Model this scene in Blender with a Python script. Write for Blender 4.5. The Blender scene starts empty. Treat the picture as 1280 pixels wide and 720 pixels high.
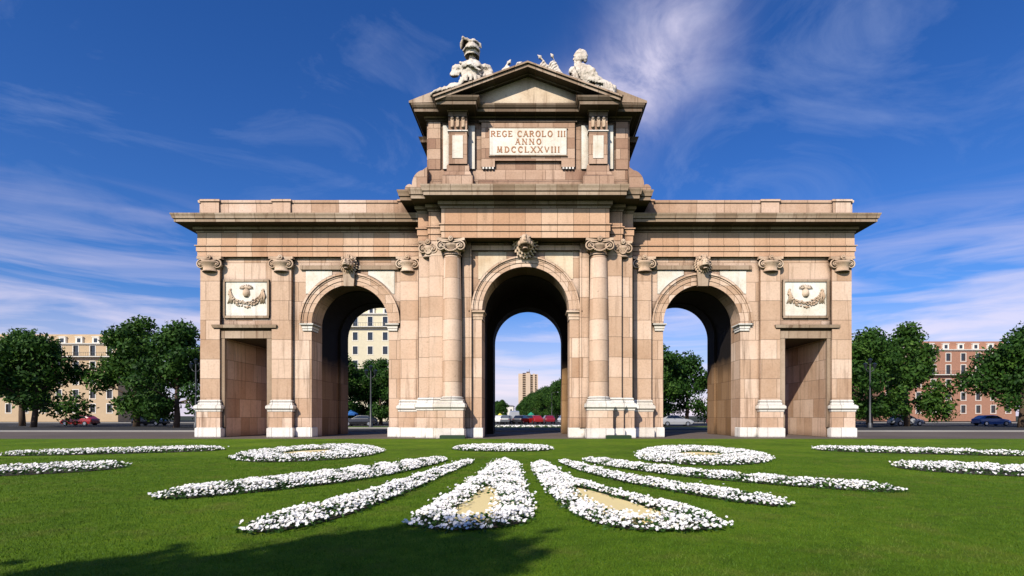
import bpy, math, random
import numpy as np
from mathutils import Vector, Matrix
random.seed(7)
RNG = np.random.default_rng(11)
scene = bpy.context.scene
COL = scene.collection
R = math.radians

# ------------------------------------------------------------------ helpers
class MB:
    def __init__(s): s.v = []; s.f = []; s.sm = []
    def add(s, vs, fs, smooth=False):
        n = len(s.v); s.v += [tuple(p) for p in vs]
        for f in fs: s.f.append(tuple(n + i for i in f)); s.sm.append(smooth)
    def box(s, x0, x1, y0, y1, z0, z1):
        s.add([(x0,y0,z0),(x1,y0,z0),(x1,y1,z0),(x0,y1,z0),(x0,y0,z1),(x1,y0,z1),(x1,y1,z1),(x0,y1,z1)],
              [(0,3,2,1),(4,5,6,7),(0,1,5,4),(1,2,6,5),(2,3,7,6),(3,0,4,7)])
    def ring(s, x0, x1, y0, y1, prof):
        # stacked rectangles: a moulding that returns round all four corners
        vs = []; fs = []
        for p, z in prof:
            vs += [(x0-p,y0-p,z),(x1+p,y0-p,z),(x1+p,y1+p,z),(x0-p,y1+p,z)]
        for i in range(len(prof)-1):
            a = 4*i; b = a+4
            for k in range(4):
                l = (k+1) % 4
                fs.append((a+k, a+l, b+l, b+k))
        fs.append((3,2,1,0)); t = 4*(len(prof)-1); fs.append((t,t+1,t+2,t+3))
        s.add(vs, fs)
    def extr(s, poly, y0, y1):
        # polygon in x,z pushed along y
        n = len(poly)
        s.add([(x,y0,z) for x,z in poly] + [(x,y1,z) for x,z in poly],
              [tuple(range(n)), tuple(range(2*n-1, n-1, -1))] + [(i+n, (i+1)%n+n, (i+1)%n, i) for i in range(n)])
    def lathe(s, cx, cy, prof, n=32, smooth=True, caps=True):
        vs = []; fs = []
        for r, z in prof:
            for k in range(n):
                a = 2*math.pi*k/n; vs.append((cx+r*math.cos(a), cy+r*math.sin(a), z))
        for i in range(len(prof)-1):
            for k in range(n):
                l = (k+1) % n; fs.append((i*n+k, i*n+l, (i+1)*n+l, (i+1)*n+k))
        s.add(vs, fs, smooth)
        if not caps: return
        s.add([vs[k] for k in range(n)], [tuple(range(n-1,-1,-1))]); t = (len(prof)-1)*n
        s.add([vs[t+k] for k in range(n)], [tuple(range(n))])
    def tube(s, pts, rads, n=8, smooth=True):
        pts = [Vector(p) for p in pts]
        if not hasattr(rads, '__len__'): rads = [rads]*len(pts)
        vs = []; fs = []; ref = None
        for i, p in enumerate(pts):
            d = (pts[min(i+1,len(pts)-1)] - pts[max(i-1,0)]).normalized()
            if ref is None:
                ref = Vector((0,0,1)) if abs(d.z) < .9 else Vector((1,0,0))
            u = d.cross(ref)
            if u.length < 1e-4: u = d.cross(Vector((0,1,0.1)))
            u.normalize(); w = u.cross(d).normalized(); ref = w
            for k in range(n):
                a = 2*math.pi*k/n; vs.append(p + (u*math.cos(a) + w*math.sin(a))*rads[i])
        for i in range(len(pts)-1):
            for k in range(n):
                l = (k+1) % n; fs.append((i*n+k, i*n+l, (i+1)*n+l, (i+1)*n+k))
        fs.append(tuple(range(n-1,-1,-1))); t = (len(pts)-1)*n; fs.append(tuple(range(t,t+n)))
        s.add(vs, fs, smooth)
    def ball(s, c, r, rot=None, n=12, m=8):
        r = r if hasattr(r,'__len__') else (r,r,r)
        vs = []; fs = []; c = Vector(c)
        for i in range(m+1):
            t = math.pi*i/m
            for k in range(n):
                a = 2*math.pi*k/n
                q = Vector((r[0]*math.sin(t)*math.cos(a), r[1]*math.sin(t)*math.sin(a), r[2]*math.cos(t)))
                if rot is not None: q = rot @ q
                vs.append(c+q)
        for i in range(m):
            for k in range(n):
                l = (k+1) % n; fs.append((i*n+k, (i+1)*n+k, (i+1)*n+l, i*n+l))
        s.add(vs, fs, True)
    def annulus(s, xc, zc, ra, rb, yf, yb, a0=0, a1=math.pi, n=32, rbv=None):
        vs = []; fs = []
        for i in range(n+1):
            a = a0 + (a1-a0)*i/n; c, q = math.cos(a), math.sin(a)
            vs += [(xc+ra*c,yf,zc+ra*q),(xc+rb*c,yf,zc+rb*q),(xc+rb*c,yb,zc+rb*q),(xc+ra*c,yb,zc+ra*q)]
        for i in range(n):
            a = 4*i; b = a+4
            for k in range(4): l = (k+1)%4; fs.append((a+k,a+l,b+l,b+k))
        fs.append((0,1,2,3)); fs.append((4*n+3,4*n+2,4*n+1,4*n))
        s.add(vs, fs)
    def arch_wall(s, x0, x1, z0, z1, xc, r, zs, y0, y1, n=40):
        for y, fl in ((y0,False),(y1,True)):
            def F(q):
                vs = [(x,y,z) for x,z in q]; s.add(vs[::-1] if fl else vs, [tuple(range(len(q)))])
            F([(x0,z0),(xc-r,z0),(xc-r,zs),(xc-r,z1),(x0,z1)]); F([(xc+r,z0),(x1,z0),(x1,z1),(xc+r,z1),(xc+r,zs)])
            for i in range(n):
                a = math.pi*(1-i/n); b = math.pi*(1-(i+1)/n)
                F([(xc+r*math.cos(a),zs+r*math.sin(a)),(xc+r*math.cos(b),zs+r*math.sin(b)),(xc+r*math.cos(b),z1),(xc+r*math.cos(a),z1)])
        for i in range(n):
            a = math.pi*(1-i/n); b = math.pi*(1-(i+1)/n)
            pa = (xc+r*math.cos(a),zs+r*math.sin(a)); pb = (xc+r*math.cos(b),zs+r*math.sin(b))
            s.add([(pa[0],y0,pa[1]),(pa[0],y1,pa[1]),(pb[0],y1,pb[1]),(pb[0],y0,pb[1])], [(0,1,2,3)])
        s.add([(xc-r,y0,z0),(xc-r,y1,z0),(xc-r,y1,zs),(xc-r,y0,zs)], [(0,1,2,3)])
        s.add([(xc+r,y0,z0),(xc+r,y0,zs),(xc+r,y1,zs),(xc+r,y1,z0)], [(0,1,2,3)])
        s.add([(x0,y0,z0),(x0,y0,z1),(x0,y1,z1),(x0,y1,z0)], [(0,1,2,3)])
        s.add([(x1,y0,z0),(x1,y1,z0),(x1,y1,z1),(x1,y0,z1)], [(0,1,2,3)])
        s.add([(x0,y0,z1),(x1,y0,z1),(x1,y1,z1),(x0,y1,z1)], [(0,1,2,3)])
    def build(s, name, mat, parent=None, loc=None):
        me = bpy.data.meshes.new(name)
        off = Vector((0,0,0))
        if parent is not None:
            q = parent
            while q is not None: off += q.location; q = q.parent
        if loc is not None and parent is None: off = Vector(loc)
        me.from_pydata([tuple(Vector(p)-off) for p in s.v], [], s.f)
        me.polygons.foreach_set('use_smooth', s.sm)
        mats = mat if isinstance(mat, (list,tuple)) else [mat]
        for m in mats: me.materials.append(m)
        me.update()
        o = bpy.data.objects.new(name, me); COL.objects.link(o)
        if parent is not None: o.parent = parent
        elif loc is not None: o.location = loc
        return o

def tag(o, label=None, cat=None, group=None, kind=None):
    if label: o['label'] = label
    if cat: o['category'] = cat
    if group: o['group'] = group
    if kind: o['kind'] = kind
    return o
def empty(name, loc, label=None, cat=None, group=None, rz=0):
    o = bpy.data.objects.new(name, None); COL.objects.link(o); o.location = loc; o.rotation_euler = (0,0,rz)
    return tag(o, label, cat, group)
def copy_tree(o, parent=None):
    c = o.copy(); COL.objects.link(c); c.parent = parent
    for ch in list(o.children): copy_tree(ch, c)
    return c
def np_mesh(name, verts, nper, mat, parent=None, smooth=False):
    # verts (N*nper,3): N separate nper-sided faces
    me = bpy.data.meshes.new(name); n = len(verts)//nper
    me.vertices.add(len(verts)); me.vertices.foreach_set('co', np.asarray(verts, dtype=np.float32).ravel())
    me.loops.add(n*nper); me.loops.foreach_set('vertex_index', np.arange(n*nper, dtype=np.int32))
    me.polygons.add(n); me.polygons.foreach_set('loop_start', np.arange(0, n*nper, nper, dtype=np.int32))
    me.polygons.foreach_set('loop_total', np.full(n, nper, dtype=np.int32))
    me.update(calc_edges=True); me.materials.append(mat)
    if smooth: me.polygons.foreach_set('use_smooth', np.ones(n, dtype=bool))
    o = bpy.data.objects.new(name, me); COL.objects.link(o)
    if parent is not None: o.parent = parent
    return o

# ------------------------------------------------------------------ materials
class NT:
    def __init__(s, name):
        s.m = bpy.data.materials.new(name); s.m.use_nodes = True; s.t = s.m.node_tree; s.t.nodes.clear()
        s.out = s.n('ShaderNodeOutputMaterial'); s.b = s.n('ShaderNodeBsdfPrincipled')
        s.l(s.b.outputs[0], s.out.inputs[0])
    def n(s, t, **k):
        x = s.t.nodes.new(t)
        for a, b in k.items(): setattr(x, a, b)
        return x
    def l(s, a, b): s.t.links.new(a, b)
    def put(s, sock, v):
        if isinstance(v, bpy.types.NodeSocket): s.l(v, sock)
        else: sock.default_value = v
    def math(s, op, a, b=0.0, c=None, clamp=False):
        x = s.n('ShaderNodeMath', operation=op, use_clamp=clamp); s.put(x.inputs[0], a); s.put(x.inputs[1], b)
        if c is not None: s.put(x.inputs[2], c)
        return x.outputs[0]
    def mix(s, f, a, b, mode='MIX'):
        x = s.n('ShaderNodeMix', data_type='RGBA', blend_type=mode); s.put(x.inputs[0], f); s.put(x.inputs[6], a); s.put(x.inputs[7], b)
        return x.outputs[2]
    def noise(s, vec, scale, detail=4, rough=.55, out=0, dist=0):
        x = s.n('ShaderNodeTexNoise'); s.put(x.inputs['Vector'], vec); x.inputs['Scale'].default_value = scale
        x.inputs['Detail'].default_value = detail; x.inputs['Roughness'].default_value = rough; x.inputs['Distortion'].default_value = dist
        return x.outputs[out]
    def ramp(s, f, stops, interp='LINEAR'):
        x = s.n('ShaderNodeValToRGB'); x.color_ramp.interpolation = interp; e = x.color_ramp.elements
        while len(e) < len(stops): e.new(.5)
        for i, (p, c) in enumerate(stops): e[i].position = p; e[i].color = (*c, 1) if len(c) == 3 else c
        s.put(x.inputs[0], f); return x.outputs[0]
    def mapr(s, v, a, b, c=0.0, d=1.0):
        x = s.n('ShaderNodeMapRange'); s.put(x.inputs[0], v)
        for i, q in enumerate((a,b,c,d)): x.inputs[i+1].default_value = q
        return x.outputs[0]
    def scalev(s, vec, sc):
        x = s.n('ShaderNodeMapping'); s.put(x.inputs[0], vec); x.inputs['Scale'].default_value = sc; return x.outputs[0]
    def bump(s, h, st, d=.02):
        x = s.n('ShaderNodeBump'); s.put(x.inputs['Height'], h); x.inputs['Strength'].default_value = st; x.inputs['Distance'].default_value = d
        s.l(x.outputs[0], s.b.inputs['Normal'])
    def done(s, col, rough=.8, spec=.3):
        s.put(s.b.inputs['Base Color'], col); s.put(s.b.inputs['Roughness'], rough); s.b.inputs['Specular IOR Level'].default_value = spec
        return s.m

def C4(c): return (c[0], c[1], c[2], 1)
def plain(name, col, rough=.7, metal=0, spec=.4, var=.25, vs=6):
    t = NT(name); g = t.n('ShaderNodeNewGeometry')
    f = t.noise(g.outputs['Position'], vs, 5)
    c = t.mix(f, C4([x*(1-var) for x in col]), C4([min(1,x*(1+var)) for x in col]))
    t.b.inputs['Metallic'].default_value = metal
    return t.done(c, rough, spec)

def stone(name, stops0, bw=1.3, bh=1.2, oz=0.0, ox=0.0, mort=.014, joints=True, ledge=.85, grime=.75, bumpst=.5, gain=1.12, soot=None, painted_shade_left=False, aod=1.1, aor=(.74,.30)):
    stops = [(p, tuple(min(.9, x*gain) for x in c)) for p, c in stops0]
    t = NT(name); g = t.n('ShaderNodeNewGeometry'); P = g.outputs['Position']
    sp = t.n('ShaderNodeSeparateXYZ'); t.l(P, sp.inputs[0]); sn = t.n('ShaderNodeSeparateXYZ'); t.l(g.outputs['True Normal'], sn.inputs[0])
    side = t.math('GREATER_THAN', t.math('ABSOLUTE', sn.outputs[0]), .75)
    u = t.math('ADD', t.math('MULTIPLY', sp.outputs[0], t.math('SUBTRACT', 1.0, side)), t.math('MULTIPLY', sp.outputs[1], side))
    cb = t.n('ShaderNodeCombineXYZ'); t.l(t.math('ADD', u, ox+60), cb.inputs[0]); t.l(t.math('ADD', sp.outputs[2], oz+12*bh), cb.inputs[1])
    br = t.n('ShaderNodeTexBrick'); t.l(cb.outputs[0], br.inputs['Vector']); br.inputs['Scale'].default_value = 1
    br.inputs['Color1'].default_value = (0,0,0,1); br.inputs['Color2'].default_value = (1,1,1,1); br.inputs['Mortar'].default_value = (.5,.5,.5,1)
    br.inputs['Mortar Size'].default_value = mort; br.inputs['Mortar Smooth'].default_value = .3
    br.inputs['Brick Width'].default_value = bw; br.inputs['Row Height'].default_value = bh; br.offset = .5; br.squash = .75; br.squash_frequency = 3
    n1 = t.noise(P, .55, 6, .6); n2 = t.noise(P, 9, 6, .65); n3 = t.noise(P, 45, 3, .6)
    rnd = t.math('ADD', t.math('MULTIPLY', br.outputs[0], .72 if joints else 0.0), t.math('MULTIPLY', t.mapr(n1, .3, .7), .28 if joints else 1.0))
    col = t.ramp(rnd, stops)
    # mottling
    col = t.mix(1.0, col, t.ramp(n2, [(.25,(.84,.81,.78)),(.5,(.99,.985,.98)),(.75,(1.07,1.06,1.05))]), 'MULTIPLY')
    # pits and small black stains
    vo = t.noise(P, 3.1, 4, .7)
    col = t.mix(t.math('MULTIPLY', t.mapr(vo, .66, .76), .55), col, (.16,.09,.05,1))
    # rain streaks running down
    st = t.noise(t.scalev(P, (3.2,3.2,.22)), 1.0, 5, .62)
    col = t.mix(t.math('MULTIPLY', t.mapr(st, .54, .74), grime), col, (.17,.095,.055,1))
    # black crust on ledges
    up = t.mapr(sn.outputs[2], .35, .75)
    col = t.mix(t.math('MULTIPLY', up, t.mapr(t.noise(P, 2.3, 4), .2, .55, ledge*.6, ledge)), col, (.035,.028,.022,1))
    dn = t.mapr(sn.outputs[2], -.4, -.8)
    col = t.mix(t.math('MULTIPLY', dn, .92), col, (.016,.011,.008,1))  # soffit shade painted into the colour of downward faces
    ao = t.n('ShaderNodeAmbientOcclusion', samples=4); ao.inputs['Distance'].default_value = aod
    col = t.mix(t.mapr(ao.outputs['AO'], aor[0], aor[1], 0, .95), col, (.020,.014,.010,1))  # occlusion shade painted into corners and recesses
    if joints: col = t.mix(t.math('MULTIPLY', br.outputs[1], .72), col, (.11,.06,.035,1))
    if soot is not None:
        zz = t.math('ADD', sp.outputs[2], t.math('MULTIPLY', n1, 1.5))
        if painted_shade_left: zz = t.math('ADD', zz, t.mapr(sp.outputs[0], .5, -1.5, 0, 8))  # unlit left jamb: shade painted down to the ground
        col = t.mix(t.mapr(zz, soot, soot+1.4), col, (.014,.010,.008,1))  # passage shade painted as near-black colour, rising with height
    h = t.math('ADD', t.math('MULTIPLY', n2, .4), t.math('MULTIPLY', n3, .1))
    if joints: h = t.math('SUBTRACT', h, t.math('MULTIPLY', br.outputs[1], 1.2))
    t.bump(h, bumpst, .03)
    return t.done(col, .88, .2)

PAL = [(0,(.40,.24,.145)),(.2,(.50,.325,.212)),(.45,(.585,.40,.275)),(.7,(.66,.47,.34)),(1,(.76,.59,.455))]
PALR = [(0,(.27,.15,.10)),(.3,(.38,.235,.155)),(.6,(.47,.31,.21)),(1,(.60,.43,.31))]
M = {}
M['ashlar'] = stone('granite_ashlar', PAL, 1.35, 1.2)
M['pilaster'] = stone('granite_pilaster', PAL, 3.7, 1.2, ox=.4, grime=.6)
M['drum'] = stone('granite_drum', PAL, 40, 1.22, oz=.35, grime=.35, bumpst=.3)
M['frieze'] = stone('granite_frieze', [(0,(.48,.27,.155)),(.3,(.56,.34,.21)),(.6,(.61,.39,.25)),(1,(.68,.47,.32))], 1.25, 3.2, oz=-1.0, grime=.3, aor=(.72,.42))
M['tympanum'] = stone('tympanum_stone', [(0,(.58,.42,.28)),(.5,(.74,.58,.41)),(1,(.82,.69,.52))], joints=False, ledge=.3, grime=.6, bumpst=.3, gain=1.0, aod=1.3, aor=(.66,.50))  # occlusion range set to paint in the shadow below the raking cornice
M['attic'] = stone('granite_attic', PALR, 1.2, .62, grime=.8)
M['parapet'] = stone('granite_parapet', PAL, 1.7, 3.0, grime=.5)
M['mould'] = stone('granite_moulding', [(0,(.27,.175,.11)),(.5,(.41,.295,.20)),(1,(.60,.46,.34))], 1.6, 40, grime=.85, aor=(.80,.48), gain=1.0)  # stronger occlusion darkening: cornice shade painted into the colour
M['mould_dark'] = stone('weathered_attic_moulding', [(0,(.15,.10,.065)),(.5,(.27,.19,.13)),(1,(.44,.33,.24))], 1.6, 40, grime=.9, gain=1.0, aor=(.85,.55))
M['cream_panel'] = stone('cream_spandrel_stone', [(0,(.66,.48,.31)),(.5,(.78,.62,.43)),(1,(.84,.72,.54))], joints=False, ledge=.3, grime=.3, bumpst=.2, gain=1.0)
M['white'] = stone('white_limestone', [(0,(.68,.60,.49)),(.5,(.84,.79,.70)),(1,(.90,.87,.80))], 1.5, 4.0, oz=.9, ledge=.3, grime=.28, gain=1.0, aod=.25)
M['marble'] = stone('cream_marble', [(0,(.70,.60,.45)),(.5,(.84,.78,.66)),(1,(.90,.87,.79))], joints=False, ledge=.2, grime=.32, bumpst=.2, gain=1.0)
M['soot'] = stone('painted_shade_vault_stone', [(0,(.22,.12,.05)),(.5,(.34,.20,.10)),(1,(.42,.26,.14))], 1.3, 1.2, gain=1.0, soot=4.6)  # wing passage stone with the vault's darkness painted in
M['painted_shade_centre'] = stone('painted_shade_centre_vault_stone', [(0,(.24,.13,.05)),(.5,(.38,.23,.11)),(1,(.46,.29,.16))], 1.3, 1.2, gain=1.0, soot=4.8, painted_shade_left=True)  # centre passage stone, shade painted on the vault and left side
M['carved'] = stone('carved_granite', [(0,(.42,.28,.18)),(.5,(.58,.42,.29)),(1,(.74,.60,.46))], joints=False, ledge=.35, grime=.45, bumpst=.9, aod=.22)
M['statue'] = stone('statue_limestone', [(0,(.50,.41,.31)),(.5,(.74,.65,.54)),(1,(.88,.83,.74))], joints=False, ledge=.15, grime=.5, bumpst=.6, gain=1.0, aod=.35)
M['bronze'] = plain('bronze_letters', (.34,.15,.06), .55, .3)
M['gfill'] = plain('green_painted_metal', (.018,.045,.015), .6)
M['black'] = plain('black_rubber', (.018,.018,.018), .8)
M['chrome'] = plain('steel', (.55,.55,.55), .3, .9)
M['glass'] = plain('dark_glass', (.02,.025,.03), .08, 0, .8)
M['iron'] = plain('grey_iron', (.10,.10,.10), .5, .5)
M['trunk'] = plain('bark', (.10,.065,.04), .9, var=.5, vs=8)
M['sand'] = plain('yellow_sand', (.88,.66,.30), .95, var=.25, vs=70)
M['soil'] = plain('dark_soil', (.05,.04,.022), .95, var=.5, vs=14)

def leafmat(name, a, b, c, scale=.35, patch=None):
    t = NT(name); g = t.n('ShaderNodeNewGeometry'); oi = t.n('ShaderNodeObjectInfo')
    f = t.math('ADD', t.math('MULTIPLY', g.outputs['Random Per Island'], .55), t.math('MULTIPLY', t.mapr(t.noise(g.outputs['Position'], scale, 3), .3, .7), .45))
    col = t.ramp(f, [(0,a),(.5,b),(1,c)])
    col = t.mix(1.0, col, t.ramp(oi.outputs['Random'], [(0,(.75,.85,.8)),(1,(1.15,1.1,1.0))]), 'MULTIPLY')
    if patch: col = t.mix(t.math('MULTIPLY', t.mapr(t.noise(g.outputs['Position'], 1.1, 6, .7), .50, .70), .7), col, patch)
    m = t.done(col, .65, .25)
    tr = t.n('ShaderNodeBsdfTranslucent'); t.l(col, tr.inputs[0]); mx = t.n('ShaderNodeMixShader'); mx.inputs[0].default_value = .22
    t.l(t.b.outputs[0], mx.inputs[1]); t.l(tr.outputs[0], mx.inputs[2]); t.l(mx.outputs[0], t.out.inputs[0])
    return m
M['leaf'] = leafmat('tree_leaves', (.010,.036,.005), (.032,.088,.010), (.10,.19,.025))
M['blade'] = leafmat('grass_blades', (.040,.095,.005), (.080,.165,.008), (.150,.245,.018), .8, (.20,.20,.035,1))
M['petleaf'] = leafmat('petunia_leaves', (.015,.05,.008), (.04,.10,.015), (.08,.16,.03), 5)
def petalmat():
    t = NT('white_petals'); g = t.n('ShaderNodeNewGeometry')
    col = t.ramp(g.outputs['Random Per Island'], [(0,(.86,.81,.78)),(.3,(.94,.91,.87)),(.93,(.95,.93,.88)),(1,(.80,.72,.50))])
    m = t.done(col, .7, .2)
    tr = t.n('ShaderNodeBsdfTranslucent'); t.l(col, tr.inputs[0]); mx = t.n('ShaderNodeMixShader'); mx.inputs[0].default_value = .12
    t.l(t.b.outputs[0], mx.inputs[1]); t.l(tr.outputs[0], mx.inputs[2]); t.l(mx.outputs[0], t.out.inputs[0])
    return m
M['petal'] = petalmat()
def lawnmat():
    t = NT('lawn_turf'); g = t.n('ShaderNodeNewGeometry'); P = g.outputs['Position']
    a = t.noise(P, .35, 5, .6); b = t.noise(P, 3.5, 5, .7); c = t.noise(P, 55, 3, .7)
    col = t.ramp(t.math('ADD', t.math('MULTIPLY', a, .5), t.math('MULTIPLY', b, .5)), [(.34,(.065,.13,.006)),(.5,(.125,.225,.010)),(.64,(.20,.295,.018))])
    col = t.mix(1.0, col, t.ramp(c, [(.3,(.55,.6,.5)),(.7,(1.3,1.25,1.2))]), 'MULTIPLY')
    dry = t.noise(P, 1.1, 6, .7); col = t.mix(t.math('MULTIPLY', t.mapr(dry, .52, .72), .55), col, (.17,.17,.035,1))
    t.bump(c, .9, .04); return t.done(col, .95, .1)
M['lawn'] = lawnmat()
def asphalt(name, base):
    t = NT(name); g = t.n('ShaderNodeNewGeometry'); P = g.outputs['Position']
    a = t.noise(P, .12, 5, .6); c = t.noise(P, 30, 3, .7)
    col = t.ramp(t.math('ADD', t.math('MULTIPLY', a, .6), t.math('MULTIPLY', c, .4)), [(.3,tuple(x*.6 for x in base)),(.6,base),(.8,tuple(x*1.4 for x in base))])
    t.bump(c, .4, .02); return t.done(col, .9, .2)
M['asphalt'] = asphalt('asphalt', (.05,.048,.046))
M['paving'] = asphalt('granite_paving', (.16,.125,.10))
M['kerb'] = asphalt('kerb_granite', (.35,.33,.30))
M['paint'] = plain('road_paint', (.75,.75,.72), .7, var=.1)
M['earth'] = asphalt('park_ground', (.05,.055,.03))

# ------------------------------------------------------------------ setting
def sheet(name, mat, x0, x1, y0, y1, z, label=None, kind='structure'):
    m = MB(); m.add([(x0,y0,z),(x1,y0,z),(x1,y1,z),(x0,y1,z)], [(0,1,2,3)])
    o = m.build(name, mat); tag(o, label, kind=kind); return o
sheet('ground', M['earth'], -4000, 4000, -500, 6000, -.03)
sheet('road', M['asphalt'], -400, 400, 44, 130, -.016)
sheet('road', M['asphalt'], -14, 9, 130, 900, -.012)
sheet('pavement', M['paving'], -60, 60, 29.6, 44, -.006)
def kerbline(x0, x1, y, w=.25, h=.12):
    m = MB(); m.box(x0, x1, y, y+w, -.02, h); o = m.build('kerb', M['kerb']); tag(o, kind='structure')
kerbline(-60, 60, 43.9)
kerbline(-300, -42, 99.5); kerbline(24, 300, 99.5)
sheet('lawn', M['lawn'], -60, 60, -30, 30.35, .0)
sheet('lawn', M['lawn'], -24, 24, 56, 64.5, .02)
kerbline(-24, 24, 55.7); 
# lane markings on the road behind
for k in range(-12, 12):
    sheet('lane_marking', M['paint'], k*7, k*7+3, 78, 78.16, -.010)
    sheet('lane_marking', M['paint'], k*7+1, k*7+4, 70, 70.16, -.010)

# ------------------------------------------------------------------ THE GATE
DX = .15
gate = empty('triumphal_gate', (0,36,0), 'monumental pinkish granite triumphal gate with three arches, pediment and white inscription tablet', 'gate')
YF, YB = 32.0, 40.5
WX = 8.5; WC = 10.9; WR = 2.4; WY0, WY1 = 33.0, 39.4
H = 14.4
# centre wall (three slabs deep, wider vault in the middle)
m = MB(); m.arch_wall(-6.4, 6.4, 0, 14.0, 0, 2.64, 7.65, YF, 33.9); m.build('wall', M['ashlar'], gate)
m = MB(); m.arch_wall(-6.35, 6.35, 0, 13.95, 0, 2.9, 7.3, 33.9, 38.6); m.arch_wall(-6.4, 6.4, 0, 14.0, 0, 2.5, 6.7, 38.6, YB); m.build('passage_vault', M['painted_shade_centre'], gate)
# wings
def mirror(sgn, a, b): return (a, b) if sgn > 0 else (-b, -a)
for sg in (-1, 1):
    m = MB(); x0, x1 = mirror(sg, 6.38, 14.4)
    m.arch_wall(x0, x1, 0, 12.5, sg*WC, WR, 7.04, WY0, 34.6)
    m.build('wing_wall', M['ashlar'], gate)
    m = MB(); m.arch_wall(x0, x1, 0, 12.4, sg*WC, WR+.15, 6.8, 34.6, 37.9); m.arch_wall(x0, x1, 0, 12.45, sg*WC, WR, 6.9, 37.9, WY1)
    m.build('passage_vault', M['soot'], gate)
    # outer bay with a flat lintel doorway
    m = MB(); a0, a1 = mirror(sg, 14.4, 16.0); b0, b1 = mirror(sg, 18.6, 20.2); c0, c1 = mirror(sg, 16.0, 18.6)
    m.box(a0, a1, WY0, WY1, 0, 12.5); m.box(b0, b1, WY0, WY1, 0, 12.5); m.box(c0, c1, WY0, WY1, 6.1, 12.5)
    m.build('end_bay_wall', M['ashlar'], gate)
    fr = MB(); fr.box(c0-.32, c0, 32.86, 33.02, 0.6, 6.1); fr.box(c1, c1+.32, 32.86, 33.02, 0.6, 6.1); fr.box(c0-.4, c1+.4, 32.84, 33.02, 6.1, 6.55)
    fr.ring(c0-.4, c1+.4, 32.9, 33.05, [(0,6.55),(.05,6.6),(.25,6.72),(.3,6.9),(0,6.95)])
    fr.build('door_surround', M['mould'], gate)
    rp = MB(); rp.box(c0, c1, 32.93, 33.05, 7.5, 9.6); o = rp.build('relief_panel', M['marble'], gate)
    rl = MB(); cx_ = (c0+c1)/2; r2 = random.Random(5)
    for k in range(46):
        a = k/45*math.pi; w_ = .10+.12*math.sin(a)
        for j in range(3): rl.ball((cx_+1.02*math.cos(a)+r2.uniform(-.05,.05), 32.92+r2.uniform(-.02,.02), 9.05-.82*math.sin(a)+r2.uniform(-w_,w_)), (r2.uniform(.04,.085),.07,r2.uniform(.04,.085)), None, 7, 5)
    for q in (-1.02, 1.02):
        for k in range(8): rl.tube([(cx_+q,32.9,9.1),(cx_+q+r2.uniform(-.16,.16),32.88,8.7),(cx_+q+r2.uniform(-.18,.18),32.92,8.25)],[.05,.05,.02],5)
    rl.lathe(cx_, 32.98, [(.02,8.62),(.16,8.68),(.24,8.85),(.22,9.05),(.12,9.2),(.16,9.3),(.05,9.42)], 14)
    for k in range(9): a = k/8*math.pi; rl.tube([(cx_+.12*math.cos(a),32.9,9.2),(cx_+.42*math.cos(a),32.88,9.2+.25*math.sin(a))],[.06,.02],5)
    rl.build('garland_relief', M['carved'], o)
    pf = MB()
    for (a_, b_, q_, r_) in ((c0-.1,c1+.1,9.6,9.74),(c0-.1,c1+.1,7.36,7.5),(c0-.12,c0,7.5,9.6),(c1,c1+.12,7.5,9.6)): pf.box(a_, b_, 32.87, 33.02, q_, r_)
    pf.build('panel_frame', M['mould'], o)

# archivolts, imposts, spandrels
def archivolt(xc, zs, ri, ro, yw, name='archivolt'):
    m = MB(); w = ro-ri
    m.annulus(xc, zs, ri-.02, ri+w*.36, yw-.05, yw+.3); m.annulus(xc, zs, ri+w*.36, ri+w*.70, yw-.09, yw+.3)
    m.annulus(xc, zs, ri+w*.70, ri+w*.84, yw-.13, yw+.3); m.annulus(xc, zs, ri+w*.84, ro, yw-.20, yw+.3)
    return m.build(name, M['archiv'], gate)
M['archiv'] = stone('granite_voussoirs', PAL, .9, .55, grime=.3, mort=.012)
archivolt(0, 7.65, 2.64, 3.25, YF)
for sg in (-1,1): archivolt(sg*WC, 7.04, WR, 3.12, WY0)
def impost(x0, x1, yf, z0, z1, white):
    m = MB(); h = z1-z0
    m.ring(x0, x1, yf, yf+.9, [(0,z0),(.03,z0+.02),(.03,z0+h*.3),(.06,z0+h*.35),(.06,z0+h*.6),(.12,z0+h*.75),(.16,z0+h*.8),(.16,z1-.02),(.05,z1)])
    m.build('impost', M['white'] if white else M['carved'], gate)
for sg in (-1,1):
    a, b = mirror(sg, 2.62, 3.25); impost(a, b, YF-.0, 7.08, 7.64, False)
    a, b = mirror(sg, 8.0, 8.52); impost(a, b, WY0-.05, 6.56, 7.03, True)
    a, b = mirror(sg, 13.28, 13.8); impost(a, b, WY0-.05, 6.56, 7.03, True)
def spandrel(xc, zs, ro, xo, zt, sg, yf, mat):
    # curved triangle between the arch and its square frame
    pts = []; n = 14
    za = zs+ro*.5
    ang0 = math.acos(min(1,(xo-.14)/ro)) if xo-.14 < ro else math.asin(.42)
    zb = zs + ro*math.sin(ang0) 
    top_x = math.sqrt(max(.01, ro*ro-(min(zt-.0, zs+ro-.06)-zs)**2))
    a1 = math.acos(min(1, max(.35, top_x/ro)))
    arc = [(xc+sg*ro*math.cos(ang0+(a1-ang0)*i/n), zs+ro*math.sin(ang0+(a1-ang0)*i/n)) for i in range(n+1)]
    out = xc+sg*(max(ro*math.cos(ang0), xo))
    poly = [(out, arc[0][1]-.02)] + ([arc[0]] if abs(arc[0][0]-out) > .02 else []) + arc[1:] + [(arc[-1][0], zt), (out, zt)]
    m = MB(); m.extr(poly, yf, yf+.2); m.build('spandrel_panel', mat, gate)
for sg in (-1,1):
    spandrel(0, 7.65, 3.30, 2.85, 11.15, sg, YF-.025, M['cream_panel'])
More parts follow.
